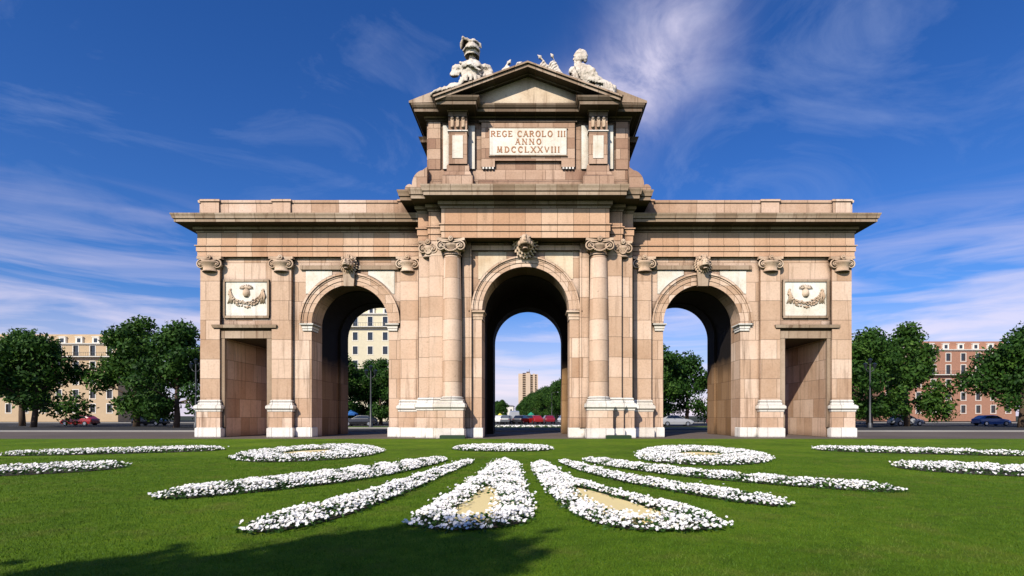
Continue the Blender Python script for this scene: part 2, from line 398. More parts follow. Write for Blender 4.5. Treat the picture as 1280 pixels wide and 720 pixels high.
for s0 in (-1,1):
    for sg in (-1,1): spandrel(s0*WC, 7.04, 3.2, 2.75, 10.3, sg, WY0-.03, M['marble'])

# square frame round the centre arch
fr = MB()
for sg in (-1,1):
    a, b = mirror(sg, 3.27, 3.8); fr.box(a, b, 31.84, 32.02, .6, 11.68)
    a, b = mirror(sg, 3.24, 3.34); fr.box(a, b, 31.80, 31.99, .6, 11.3)
fr.box(-3.24, 3.24, 31.82, 32.02, 11.22, 11.5)
fr.build('arch_frame', M['pilaster'], gate)
for s0 in (-1,1):
    fw = MB(); a, b = s0*WC-3.05, s0*WC+3.05
    fw.box(a, b, 32.86, 33.02, 10.35, 10.6); fw.build('arch_frame', M['mould'], gate)

# plinths: white base course, dado, white cap
def pedestal(x0, x1, yf, yb, z_base=.6, zd=1.62, zc=2.1):
    p = MB(); p.box(x0, x1, yf, yb, z_base, zd); o = p.build('pedestal', M['ashlar'], gate)
    b = MB(); b.ring(x0, x1, yf, yb, [(.07,0),(.07,z_base-.06),(.0,z_base)]); b.build('base_course', M['white'], o)
    c = MB(); c.ring(x0, x1, yf, yb, [(0,zd),(.03,zd+.02),(.04,zd+.1),(.10,zd+.18),(.12,zd+.2),(.12,zc-.1),(.06,zc-.04),(.0,zc)]); c.build('cap', M['white'], o)
for sg in (-1,1):
    a, b = mirror(sg, 3.62, 5.10); pedestal(a, b, 30.92, 32.1)
    a, b = mirror(sg, 5.10, 5.80); pedestal(a, b, 31.42, 32.3)
    a, b = mirror(sg, 5.80, 6.48); pedestal(a, b, 31.68, 33.3)
    a, b = mirror(sg, 6.48, 7.80); pedestal(a, b, 32.62, 33.3, zc=2.0, zd=1.56)
    for q in (14.35, 18.75):
        a, b = mirror(sg, q, q+1.45); pedestal(a, b, 32.62, 33.3, zc=2.0, zd=1.56)
    # jamb base courses
    for (a, b, y) in ((2.60,3.55,31.93),(7.87,8.54,32.93),(13.26,14.28,32.93)):
        a, b = mirror(sg, a, b); k = MB(); k.ring(a, b, y, y+.8, [(.03,0),(.03,.55),(0,.6)]); k.build('base_course', M['white'], gate)

# columns
def spiral(cx, cz, r0, turns, sg, y, n=30):
    pts = []; rr = []
    for i in range(n+1):
        t = i/n; a = math.pi/2 - sg*2*math.pi*turns*(1-t) ; rad = r0*(.14+.86*(1-t)**1.15)
        a = math.pi/2 + sg*2*math.pi*turns*t
        pts.append((cx-math.cos(a)*rad, y-.03*t*3, cz+math.sin(a)*rad)); rr.append(r0*.17*(1-.5*t))
    return pts, rr
def capital(xc, yc, z0, w, h, dep, parent):
    m = MB(); vr = h*.30; vx = w/2-vr*.95; vz = z0+h*.50
    m.lathe(xc, yc, [(w*.30,z0),(w*.335,z0+h*.04),(w*.335,z0+h*.09),(w*.30,z0+h*.12),(w*.31,z0+h*.35),(w*.36,z0+h*.5),(w*.40,z0+h*.6),(w*.36,z0+h*.7)], 28)
    yf = yc-dep/2
    for sg in (-1,1):
        pts, rr = spiral(xc+sg*vx, vz, vr, 1.9, sg, yf); m.tube(pts, rr, 8)
        m.ball((xc+sg*vx, yf-.06, vz), vr*.26)
        # the roll behind the scroll
        m.tube([(xc+sg*vx,yf+.02,vz),(xc+sg*vx*.92,yc,vz),(xc+sg*vx,yc+dep/2,vz)], [vr*.93,vr*.62,vr*.93], 18)
        m.tube([(xc+sg*vx, yf-.01, vz+vr*.92),(xc+sg*vx*.4, yf-.0, vz+vr*.82),(xc, yf+.02, vz+vr*.72)], [vr*.2,vr*.17,vr*.15], 8)
    # garland hanging between the scrolls
    for k in range(11):
        t = k/10*2-1; m.ball((xc+t*vx*.80, yf-.02, vz-vr*.35-(1-t*t)*vr*.75+.03), (.075,.085,.07), None, 8, 6)
    for k in range(9):
        a = k/9*2*math.pi; m.ball((xc+.10*math.cos(a), yf-.08, z0+h*.92+.11*math.sin(a)), (.06,.06,.07), None, 8, 6)
    m.ball((xc, yf-.12, z0+h*.92), .07)
    # curved abacus
    n = 10; pts = []
    for i in range(n+1):
        t = i/n*2-1; pts.append((xc+t*w*.49, yf-.05+.10*(1-t*t)))
    poly = pts + [(xc+w*.49, yc+dep/2), (xc-w*.49, yc+dep/2)]
    L = len(poly); za, zb = z0+h*.84, z0+h
    m.add([(x,y,za) for x,y in poly]+[(x,y,zb) for x,y in poly], [tuple(range(L-1,-1,-1)), tuple(range(L,2*L))]+[(i,(i+1)%L,(i+1)%L+L,i+L) for i in range(L)])
    return m.build('capital', M['carved'], parent)
for sg in (-1,1):
    xc, yc, r = sg*4.35, 31.62, .57
    m = MB(); prof = []
    for i in range(13):
        t = i/12; z = 2.42+(10.78-2.42)*t; prof.append((r*(1-.14*max(0,(t-.3)/.7)**1.6), z))
    m.lathe(xc, yc, prof, 48); col = m.build('column', M['drum'], gate)
    b = MB(); b.box(xc-.72, xc+.72, yc-.70, yc+.6, 2.1, 2.2)
    b.lathe(xc, yc, [(.66,2.2),(.71,2.22),(.72,2.27),(.68,2.31),(.62,2.32),(.61,2.35),(.65,2.37),(.65,2.41),(.60,2.43),(.575,2.46)], 36); b.build('column_base', M['white'], col)
    capital(xc, yc, 10.74, 1.66, .97, 1.15, col)
def pilaster(x0, x1, yf, yb, z0, z1, mat='pilaster', cap=None, base=True):
    m = MB(); m.box(x0, x1, yf, yb, z0, z1); o = m.build('pilaster', M[mat], gate)
    if base:
        b = MB(); b.ring(x0, x1, yf, yb, [(.09,z0-.02),(.09,z0+.1),(.05,z0+.13),(.03,z0+.16),(.07,z0+.19),(.07,z0+.24),(.01,z0+.3)]); b.build('pilaster_base', M['white'], o)
    if cap: capital(*cap, o)
    return o
for sg in (-1,1):
    a, b = mirror(sg, 4.55, 5.70); pilaster(a, b, 31.55, 32.02, 2.1, 11.72, cap=(sg*5.78, 31.88, 10.72, 1.12, .98, .62))
    a, b = mirror(sg, 5.70, 6.38); pilaster(a, b, 31.80, 32.9, 2.1, 11.72)
    a, b = mirror(sg, 6.62, 7.72); pilaster(a, b, 32.75, 33.02, 2.0, 11.12, cap=(sg*7.28, 32.92, 10.14, 1.42, .96, .50))
    for q in (14.45, 18.85):
        a, b = mirror(sg, q, q+1.2); pilaster(a, b, 32.75, 33.02, 2.0, 11.12, cap=(sg*(q+.6), 32.92, 10.14, 1.52, .96, .50))

# entablatures
def entab(z, k=1.0, pj=1.0):
    P_ = [(0,0),(0,.36),(.05,.37),(.05,.72),(.12,.74),(.12,.80),(0,.83),(0,1.70),(.05,1.72),(.06,1.80),(.10,1.84),(.17,1.90),(.18,2.06),(.16,2.12),(.86,2.14),(.87,2.32),(.90,2.345),(.93,2.36),(.96,2.50),(1.01,2.62),(1.02,2.70),(.0,2.74)]
    return [(p*pj, z+q*k) for p, q in P_]
NF = 8   # the first eight profile points are architrave and frieze, the rest is the cornice
def entablature(x0, x1, y0, y1, z, k, nm=''):
    pr = entab(z, k)
    m = MB(); m.ring(x0, x1, y0, y1, pr[:NF]); m.build(nm+'frieze', M['frieze'], gate)
    m = MB(); m.ring(x0, x1, y0, y1, pr[NF-1:]); m.build(nm+'cornice', M['mould'], gate)
entablature(-4.9, 4.9, 31.02, 41.4, 11.70, 1.0)
entablature(-5.74, 5.74, 31.52, 40.9, 11.703, .999)
entablature(-6.42, 6.42, 31.78, 40.7, 11.706, .998)
wprof = entab(11.12, .86)
for sg in (-1,1):
    a, b = mirror(sg, 6.3, 20.25); entablature(a, b, 32.78, 39.6, 11.12, .86, 'wing_')
    m = MB(); a, b = mirror(sg, 6.3, 20.15); m.ring(a, b, 32.85, 39.5, [(0,13.44),(0,14.42),(.05,14.44),(.07,14.5),(.07,14.6),(0,14.64)])
    for k in range(3):
        q = 6.9+k*.0
    for q in (6.75, 14.5, 18.9):
        a, b = mirror(sg, q, q+1.1); m.ring(a, b, 32.75, 39.6, [(0,13.45),(0,14.45),(.07,14.5),(.07,14.62),(0,14.66)])
    m.build('parapet', M['parapet'], gate)

# lion mask keystones
def remesh_obj(mb, name, mat, parent=None, voxel=.03, loc=None, smooth=1):
    o = mb.build(name, mat, parent, loc)
    md = o.modifiers.new('r', 'REMESH'); md.mode = 'VOXEL'; md.voxel_size = voxel; md.use_smooth_shade = True
    if smooth:
        s = o.modifiers.new('s', 'SMOOTH'); s.factor = .5; s.iterations = smooth
    if mat is M['statue']:
        for sc_, st_ in ((.30,.13),(.10,.035)):
            tx_ = bpy.data.textures.new('crag', 'CLOUDS'); tx_.noise_scale = sc_; tx_.noise_depth = 3
            dd = o.modifiers.new('d', 'DISPLACE'); dd.texture = tx_; dd.strength = st_; dd.mid_level = .5
    bpy.context.view_layer.update()
    dg = bpy.context.evaluated_depsgraph_get(); me = bpy.data.meshes.new_from_object(o.evaluated_get(dg))
    o.modifiers.clear(); old = o.data; o.data = me; bpy.data.meshes.remove(old)
    return o
def lion(xc, yf, zc, s, parent):
    m = MB(); rr = random.Random(3)
    V = lambda x, y, z: (xc+x*s, yf+y*s, zc+z*s); f = 1.25
    B = lambda x, y, z, r: m.ball(V(x*f,y*f-.12,z*f), tuple(q*s*f for q in (r if hasattr(r,'__len__') else (r,r,r))))
    B(0,.15,0,(.36,.30,.42)); B(0,-.08,-.02,(.26,.28,.34)); B(0,-.26,-.12,(.17,.22,.14)); B(0,-.2,.08,(.075,.28,.17)) 
    B(.13,-.2,-.14,(.11,.16,.10)); B(-.13,-.2,-.14,(.11,.16,.10)); B(0,-.46,-.05,(.085,.05,.05))
    B(0,-.2,-.36,(.12,.17,.06)); B(.14,-.22,.14,(.11,.07,.05)); B(-.14,-.22,.14,(.11,.07,.05))
    B(.24,0,-.1,(.10,.16,.16)); B(-.24,0,-.1,(.10,.16,.16)); B(.13,-.23,.07,.035); B(-.13,-.23,.07,.035)
    B(.29,-.02,.32,(.09,.06,.11)); B(-.29,-.02,.32,(.09,.06,.11))
    for ring, (rad, n, ln) in enumerate(((.47,19,.13),(.60,23,.15))):
        for k in range(n):
            a = 2*math.pi*(k+.5*ring)/n
            p = Vector((math.cos(a)*rad, .12+.14*ring, math.sin(a)*rad*1.12)); d = Vector((math.cos(a+.5)*ln, rr.uniform(-.08,.02), math.sin(a+.5)*ln-.06))
            m.tube([V(*(p-d*.35)), V(*p), V(*(p+d*.8))], [.085*s,.08*s,.04*s], 7)
    for k in range(3): m.tube([V((k-1)*.1,-.05,.45), V((k-1)*.14,-.1,.62), V((k-1)*.2,-.02,.74)], [.08*s,.06*s,.03*s], 7)
    return remesh_obj(m, 'lion_mask', M['carved'], parent, .022*s, smooth=1)
k = MB(); k.extr([(-.30,10.75),(.30,10.75),(.42,11.75),(-.42,11.75)], 31.66, 32.2); ks = k.build('keystone', M['mould'], gate)
lion(0, 31.42, 11.55, 1.08, ks)
for sg in (-1,1):
    k = MB(); k.extr([(sg*WC-.3,9.3),(sg*WC+.3,9.3),(sg*WC+.45,11.1),(sg*WC-.45,11.1)], 32.72, 33.2); ks = k.build('keystone', M['mould'], gate)
    lion(sg*WC, 32.55, 10.62, .78, ks)

# ---------------- attic storey
AX = 6.1; AY = 32.1
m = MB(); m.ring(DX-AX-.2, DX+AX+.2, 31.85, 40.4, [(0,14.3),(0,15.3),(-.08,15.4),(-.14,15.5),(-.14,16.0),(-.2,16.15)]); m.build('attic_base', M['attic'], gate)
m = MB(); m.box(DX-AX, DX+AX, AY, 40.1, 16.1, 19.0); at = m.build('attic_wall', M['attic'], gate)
# curved side consoles
for sg in (-1,1):
    pts = [(6.0,16.1)]
    for i in range(9):
        a = i/8*math.pi/2; pts.append((6.28+.62*math.sin(a)*1.0-.0, 15.9-.75*(1-math.cos(a))*1.0-.05*i*.3))
    for i in range(9):
        a = math.pi/2-i/8*math.pi*.9; pts.append((7.02+.30*math.cos(a), 14.78+.30*math.sin(a)))
    pts += [(7.0,14.35),(6.0,14.35)]
    poly = [(DX+sg*x, z) for x, z in pts]
    if sg < 0: poly = poly[::-1]
    m = MB(); m.extr(poly, 31.6, 40.4); m.build('scroll_console', M['attic'], gate)
# recessed panel plate with ears and guttae
m = MB(); m.extr([(DX-2.8,16.25),(DX-2.0,16.25),(DX-2.0,16.62),(DX+2.0,16.62),(DX+2.0,16.25),(DX+2.8,16.25),(DX+2.8,18.9),(DX-2.8,18.9)], 31.92, 32.12); m.build('panel', M['attic'], gate)
for sg in (-1,1):
    m = MB()
    for k in range(4): m.box(DX+sg*2.4-.34+k*.19, DX+sg*2.4-.34+k*.19+.11, 31.86, 32.1, 16.10, 16.22)
    m.build('guttae', M['white'], gate)
m = MB(); m.box(DX-2.30, DX+2.30, 31.82, 32.1, 16.92, 18.50); tab = m.build('inscription_tablet', M['marble'], gate)
m = MB()
m.box(DX-2.36, DX+2.36, 31.84, 31.95, 18.50, 18.56); m.box(DX-2.36, DX+2.36, 31.84, 31.95, 16.86, 16.92); m.build('tablet_frame', M['mould'], tab)
# lettering: serifed capitals cut from strokes
G = {'I':[((.5,0),(.5,1),1)], 'L':[((.2,0),(.2,1),1),((.2,.02),(.85,.02),0),((.85,.0),(.85,.22),0)],
 'E':[((.2,0),(.2,1),1),((.2,.03),(.85,.03),0),((.2,.97),(.82,.97),0),((.2,.52),(.68,.52),0),((.85,.0),(.85,.2),0),((.82,1),(.82,.82),0)],
 'N':[((.14,0),(.14,1),0),((.86,0),(.86,1),0),((.14,1),(.86,0),1)], 'A':[((.5,1),(.1,0),0),((.5,1),(.9,0),1),((.25,.33),(.75,.33),0)],
 'V':[((.1,1),(.5,0),1),((.9,1),(.5,0),0)], 'X':[((.1,1),(.9,0),1),((.9,1),(.1,0),0)],
 'M':[((.1,0),(.18,1),0),((.18,1),(.5,.1),1),((.5,.1),(.82,1),0),((.82,1),(.9,0),1)]}
def arc(cx, cz, rx, rz, a0, a1, n=9, th=1):
    p = [(cx+rx*math.cos(R(a0+(a1-a0)*i/n)), cz+rz*math.sin(R(a0+(a1-a0)*i/n))) for i in range(n+1)]
    return [(p[i], p[i+1], th) for i in range(n)]
G['O'] = arc(.5,.5,.4,.5,0,360,16); G['C'] = arc(.53,.5,.42,.5,48,312,12)+[((.82,.72),(.82,.98),0)]
G['G'] = arc(.52,.5,.42,.5,48,318,12)+[((.84,.1),(.84,.45),1),((.62,.45),(.92,.45),0)]
G['D'] = [((.18,0),(.18,1),1)]+arc(.4,.5,.46,.48,-90,90,10)+[((.18,.02),(.4,.02),0),((.18,.98),(.4,.98),0)]
G['R'] = [((.2,0),(.2,1),1)]+arc(.48,.75,.32,.23,-90,90,8)+[((.2,.98),(.48,.98),0),((.2,.52),(.48,.52),0),((.45,.5),(.88,0),1)]
def write(line, x0, x1, zb, h, yf, mat, parent):
    W = {'I':.5,'M':1.2,'N':1.08,' ':.62,'L':.9,'E':.88,'O':1.1,'C':1.0,'G':1.05}
    tot = sum(W.get(c,1) for c in line); sc = (x1-x0)/tot; x = x0; m = MB(); d = 0
    for c in line:
        w = W.get(c,1)*sc
        for (p, q, th) in G.get(c, []):
            gw = min(w*.86, h*.92); gx = x+(w-gw)/2
            a = Vector((gx+p[0]*gw, zb+p[1]*h)); b = Vector((gx+q[0]*gw, zb+q[1]*h)); t = (.060 if th else .034)/2
            u = (b-a).normalized(); nrm = Vector((-u.y,u.x))*t; a2, b2 = a-u*t*.5, b+u*t*.5
            d = (d+1) % 11
            m.extr([tuple(a2+nrm), tuple(a2-nrm), tuple(b2-nrm), tuple(b2+nrm)], yf-.012-d*.0011, yf+.02)
            if c in 'ILERDNMAX' and abs(p[1]-q[1]) > .8 :
                for e in (a, b):
                    d = (d+1) % 11; s_ = .055
                    m.extr([(e.x-s_,e.y-.013),(e.x+s_,e.y-.013),(e.x+s_,e.y+.013),(e.x-s_,e.y+.013)], yf-.012-d*.0011-.0005, yf+.02)
        x += w
    return m.build('lettering', mat, parent)
write('REGE CAROLO III', DX-2.27, DX+2.27, 18.01, .33, 31.82, M['bronze'], tab)
write('ANNO', DX-.82, DX+.86, 17.55, .32, 31.82, M['bronze'], tab)
write('MDCCLXXVIII', DX-1.95, DX+1.93, 17.07, .33, 31.82, M['bronze'], tab)
# attic pilasters
for sg in (-1,1):
    xc = DX+sg*4.15
    m = MB(); m.box(xc-.95, xc+.95, 31.9, 32.15, 16.12, 18.72); m.build('backing_slab', M['marble'], gate)
    m = MB(); m.ring(xc-.82, xc+.82, 31.32, 32.2, [(.08,14.4),(.08,15.4),(.0,15.5),(-.1,15.75),(-.16,15.8),(-.16,16.1),(-.22,16.25)]); m.build('pilaster_pedestal', M['attic'], gate)
    m = MB(); m.box(xc-.54, xc+.54, 31.42, 32.2, 16.2, 18.98); pl = m.build('attic_pilaster', M['attic'], gate)
    m = MB(); m.box(xc-.31, xc+.31, 31.39, 31.5, 16.52, 17.86); m.build('marble_inset', M['marble'], pl)
    m = MB(); m.ring(xc-.54, xc+.54, 31.42, 32.1, [(.0,18.08),(.06,18.10),(.06,18.17),(.0,18.2)]); m.build('neck_band', M['white'], pl)
    m = MB()
    for k in range(3):
        q = xc-.32+k*.32; m.box(q-.09, q+.09, 31.34, 31.5, 18.32, 18.92); m.ball((q,31.33,18.86),(.10,.06,.09),None,8,6); m.ball((q,31.33,18.36),(.08,.05,.08),None,8,6)
    m.build('triglyph', M['carved'], pl)
    # outer plain strip
    a, b = mirror(sg, 5.28, 6.0); m = MB(); m.box(DX+a, DX+b, 31.98, 32.2, 16.12, 18.98); m.build('corner_strip', M['attic'], gate)
AP = [(0,18.95),(.0,19.05),(.04,19.06),(.04,19.14),(.12,19.20),(.16,19.27),(.62,19.30),(.64,19.46),(.70,19.50),(.78,19.62),(.80,19.70),(0,19.74)]
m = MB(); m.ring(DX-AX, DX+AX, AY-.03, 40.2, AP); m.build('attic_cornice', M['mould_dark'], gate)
m = MB()
m.ring(DX-2.9, DX+2.9, 31.9, 33, [(0,18.9),(.03,18.93),(.03,19.02),(0,19.05)])
for sg in (-1,1):
    xc = DX+sg*4.15; m.ring(xc-.54, xc+.54, 31.32, 33, [(0,18.94),(0,19.2),(.05,19.22),(.08,19.27),(.60,19.303),(.63,19.462),(.68,19.502),(.78,19.63),(.82,19.71),(0,19.78)])
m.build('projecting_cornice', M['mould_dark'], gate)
# a stepped cornice block on each flank
for sg in (-1,1):
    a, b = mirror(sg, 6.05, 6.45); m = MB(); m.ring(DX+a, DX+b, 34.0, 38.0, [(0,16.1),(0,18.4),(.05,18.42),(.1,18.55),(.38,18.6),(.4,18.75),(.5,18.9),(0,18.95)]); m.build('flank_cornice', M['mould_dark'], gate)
# pediment
SL = .364; ZA = 21.63
def rz(x): return ZA - SL*abs(x-DX)
def chevron(mb, w, t0, t1, y0, y1):
    top = [(DX-w, rz(DX-w)-t0), (DX, ZA-t0), (DX+w, rz(DX+w)-t0)]; bot = [(DX+w, rz(DX+w)-t1), (DX, ZA-t1), (DX-w, rz(DX-w)-t1)]
    mb.extr([bot[2], bot[1], top[1], top[0]], y0, y1); mb.extr([bot[1], bot[0], top[2], top[1]], y0, y1)
m = MB(); chevron(m, 5.40, .0, .10, 30.42, 40.9); chevron(m, 5.32, .10, .28, 30.52, 40.8); chevron(m, 5.05, .282, .36, 31.1, 40.6)
m.build('raking_cornice', M['mould'], gate)
m = MB(); m.extr([(DX-5.2,19.72),(DX+5.2,19.72),(DX,ZA-.2)], 31.34, 40.3); m.build('tympanum', M['tympanum'], gate)
# lower roof slopes either side, tiled in lead-grey stone
for sg in (-1,1):
    m = MB()
    p = [(DX+sg*4.6,19.75),(DX+sg*7.0,19.70),(DX+sg*7.0,19.82),(DX+sg*4.6,20.75)]
    if sg < 0: p = p[::-1]
    m.extr(p, 31.25, 40.9)
    m.build('roof', M['mould'], gate)
# ---------------- trophies on the roof
def armour_left():
    m = MB(); x, y = DX-3.27, 31.1; zb = rz(x)-.15
    m.tube([(x,y,zb),(x,y,zb+.55),(x,y,zb+1.0),(x,y,zb+1.42),(x,y,zb+1.72),(x,y,zb+1.85)],[.50,.44,.50,.60,.42,.22],16)
    for sg in (-1,1):
        m.ball((x+sg*.62,y,zb+1.42),(.30,.30,.27)); m.tube([(x+sg*.68,y,zb+1.4),(x+sg*.80,y-.02,zb+1.12),(x+sg*.82,y,zb+.95)],[.22,.20,.19],10)
        m.ball((x+sg*.22,y-.42,zb+1.32),(.24,.16,.2))
        for k in range(4): m.tube([(x+sg*(.55+.09*k),y-.15,zb+1.2),(x+sg*(.60+.10*k),y-.18,zb+.85)],[.06,.04],6)
    for k in range(9):
        a = math.pi+math.pi*k/8; m.tube([(x+.46*math.cos(a),y+.46*math.sin(a),zb+.75),(x+.58*math.cos(a),y+.58*math.sin(a),zb+.25)],[.10,.08],6)
    m.tube([(x-.5,y-.3,zb+1.62),(x,y-.62,zb+1.25),(x+.45,y-.55,zb+.9)],[.09,.11,.08],8)
    m.tube([(x,y,zb+1.7),(x,y,zb+2.5)],[.20,.15],10)
    # helmet: hollow open-faced skull with flared rim, side plates and a curling plume
    q = [(.43,2.14),(.40,2.24),(.44,2.45),(.45,2.65),(.38,2.84),(.22,2.96),(.04,3.0),(.03,2.9),(.18,2.86),(.31,2.74),(.36,2.6),(.35,2.4),(.33,2.22),(.43,2.14)]
    m.lathe(x, y, [(r, zb+z) for r, z in q], 20, True, False)
    m.tube([(x-.44,y-.2,zb+2.42),(x-.25,y-.46,zb+2.50),(x,y-.53,zb+2.46),(x+.25,y-.46,zb+2.50),(x+.44,y-.2,zb+2.42)],[.05,.06,.09,.06,.05],8)
    for k in range(7):
        t = k/6; m.tube([(x-.10+.03*k,y+.25-.09*k,zb+2.92),(x-.30-.03*k,y+.2-.09*k,zb+3.16),(x-.52,y+.15-.08*k,zb+3.02-.03*k),(x-.58,y+.1-.06*k,zb+2.72-.04*k)],[.09,.11,.10,.03],6)
    m.tube([(x-.15,y-.3,zb+2.95),(x+.15,y-.2,zb+3.10),(x+.42,y,zb+2.98),(x+.52,y,zb+2.74)],[.09,.12,.10,.04],8)
    # drapery and shield lying down the slope
    for (dx, dz, rx, rzz) in ((-.75,.35,.42,.28),(-1.2,.28,.40,.24),(-1.55,.22,.35,.18),(.75,.45,.4,.26),(1.15,.35,.35,.22)):
        m.ball((x+dx, y-.05, rz(x+dx)+dz-.12),(rx,.4,rzz))
    for k in range(6):
        q = x-.6-.2*k; m.tube([(q+.25,y-.35,rz(q)+.42),(q,y-.45,rz(q)+.1),(q-.2,y-.4,rz(q)-.02)],[.06,.08,.05],6)
    m.v = [(x+(a-x)*(1.28 if c < zb+1.9 else 1.05), b, max(rz(a)-.2, zb+(c-zb)*.91)) for a, b, c in m.v]
    return m
o = remesh_obj(armour_left(), 'armour_trophy', M['statue'], None, .032, (DX-3.27,31.75,20.0)); tag(o, 'carved stone armour trophy with tall plumed helmet on left slope of pediment', 'statue')
def bust_right():
    m = MB(); x, y = 3.22, 31.1; zb = rz(x)-.15
    m.tube([(x+.25,y,zb-.1),(x+.18,y,zb+.45),(x+.08,y,zb+.9),(x,y,zb+1.25),(x-.05,y,zb+1.5)],[.62,.58,.60,.52,.24],16)
    m.ball((x-.42,y,zb+1.15),(.28,.3,.26)); m.ball((x+.45,y,zb+1.10),(.30,.32,.28))
    m.tube([(x-.05,y,zb+1.4),(x-.10,y,zb+1.72)],[.19,.17],10)
    m.ball((x-.10,y,zb+1.92),(.27,.24,.30))                        # head turned to the left
    m.ball((x-.38,y,zb+1.88),(.07,.06,.08)); m.ball((x-.33,y,zb+1.74),(.08,.09,.05)); m.ball((x-.30,y,zb+1.66),(.08,.09,.07)); m.ball((x-.32,y,zb+2.0),(.07,.16,.05))
    m.tube([(x-.38,y,zb+2.05),(x-.2,y,zb+2.22),(x+.06,y,zb+2.24),(x+.24,y,zb+2.0),(x+.30,y,zb+1.72)],[.08,.17,.21,.2,.08],10)
    m.tube([(x-.25,y,zb+2.3),(x-.05,y,zb+2.48),(x+.22,y,zb+2.42),(x+.42,y,zb+2.1)],[.06,.10,.11,.05],8)
    # cloak falling to the right
    for k in range(8):
        t = k/7; m.tube([(x-.35+.75*t,y-.45,zb+1.3-.1*t),(x-.2+.95*t,y-.58,zb+.8),(x+.05+1.15*t,y-.55,zb+.25-.25*t)],[.07,.09,.07],6)
    for (dx, dz, rx, rzz) in ((.9,.75,.5,.42),(1.3,.68,.42,.42),(1.65,.62,.34,.42),(1.85,.55,.26,.42),(-.6,.3,.35,.25)):
        m.ball((x+dx, y-.05, rz(x+dx)+dz-.2),(rx,.4,rzz))
    for k in range(7):
        q = x+.75+.17*k; m.tube([(q-.08,y-.25,rz(q)+.85),(q,y-.45,rz(q)+.45),(q+.12,y-.45,rz(q)+.0)],[.05,.08,.06],6)
    m.v = [(a, b, max(rz(a)-.2, zb+(c-zb)*.94)) for a, b, c in m.v]
    return m
o = remesh_obj(bust_right(), 'draped_bust', M['statue'], None, .032, (3.22,31.75,20.0)); tag(o, 'carved stone draped helmeted bust facing left on right slope of pediment', 'statue')
def flags(xs, name, label, lean):
    m = MB(); y = 31.0
    for (x, L, tilt) in xs:
        d = Vector((math.sin(tilt),0,math.cos(tilt))); b = Vector((x,y,rz(x)-.05)); e = b+d*L
        m.tube([tuple(b),tuple(e)],[.05,.035],8); m.tube([tuple(e),tuple(e+d*.12),tuple(e+d*.34)],[.035,.11,.01],8)
        side = Vector((d.z,0,-d.x))*(-lean)
        for k in range(6):
            t = .38+.10*k; p = b+d*L*t; m.tube([tuple(p),tuple(p+side*.22+Vector((0,-.08,-.05))),tuple(p+side*.42+Vector((0,.02,-.2)))],[.075,.085,.05],6)
    for q in xs: m.ball((q[0],y,rz(q[0])+.08),(.3,.28,.2))
    m.v = [(a, b, max(rz(a)-.2, c)) for a, b, c in m.v]
    o = remesh_obj(m, name, M['statue'], None, .028, (xs[0][0],y,20.5)); tag(o, label, 'statue')
flags([(-2.15,1.9,R(58)),(-1.75,1.15,R(38)),(-1.35,1.2,R(52))], 'flag_trophy', 'low carved stone flags leaning right, just left of the pediment apex', -1)
flags([(2.15,1.75,R(-44)),(2.35,1.55,R(-28)),(2.55,1.1,R(-38))], 'flag_trophy', 'tall carved stone flags leaning left, just right of the pediment apex', 1)

# green floodlight boxes at the foot of the piers
for (x, w, lb) in ((-4.15,1.45,'low green floodlight box at the foot of the left column pedestal'),(5.35,1.45,'low green floodlight box at the foot of the right column pedestal')):
    e = empty('floodlight', (x,30.42,0), lb, 'floodlight', 'floodlights at the foot of the gate')
    m = MB(); m.ring(x-w/2, x+w/2, 30.3, 30.62, [(0,0),(0,.16),(-.03,.2)]); m.build('housing', M['gfill'], e)
    m = MB(); m.box(x-w/2+.1, x+w/2-.1, 30.36, 30.58, .202, .215); m.build('lens', M['glass'], e)

# ------------------------------------------------------------------ flower beds
def in_poly(P, poly):
    x, y = P[:,0], P[:,1]; ins = np.zeros(len(P), bool); n = len(poly); j = n-1
    for i in range(n):
        xi, yi = poly[i]; xj, yj = poly[j]
        c = ((yi > y) != (yj > y)) & (x < (xj-xi)*(y-yi)/(yj-yi+1e-12)+xi); ins ^= c; j = i
    return ins
def smooth_poly(p, it=2):
    for _ in range(it):
        q = []
        for i in range(len(p)):
            a = np.array(p[i]); b = np.array(p[(i+1)%len(p)]); q += [tuple(a*.75+b*.25), tuple(a*.25+b*.75)]
        p = q
    return p
def edge_dist(P, poly):
    d = np.full(len(P), 1e9)
    for i in range(len(poly)):
        a = np.array(poly[i]); b = np.array(poly[(i+1)%len(poly)]); ab = b-a
        t = np.clip(((P-a)@ab)/(ab@ab+1e-9), 0, 1); d = np.minimum(d, np.linalg.norm(P-(a+t[:,None]*ab), axis=1))
    return d
ALLB = []
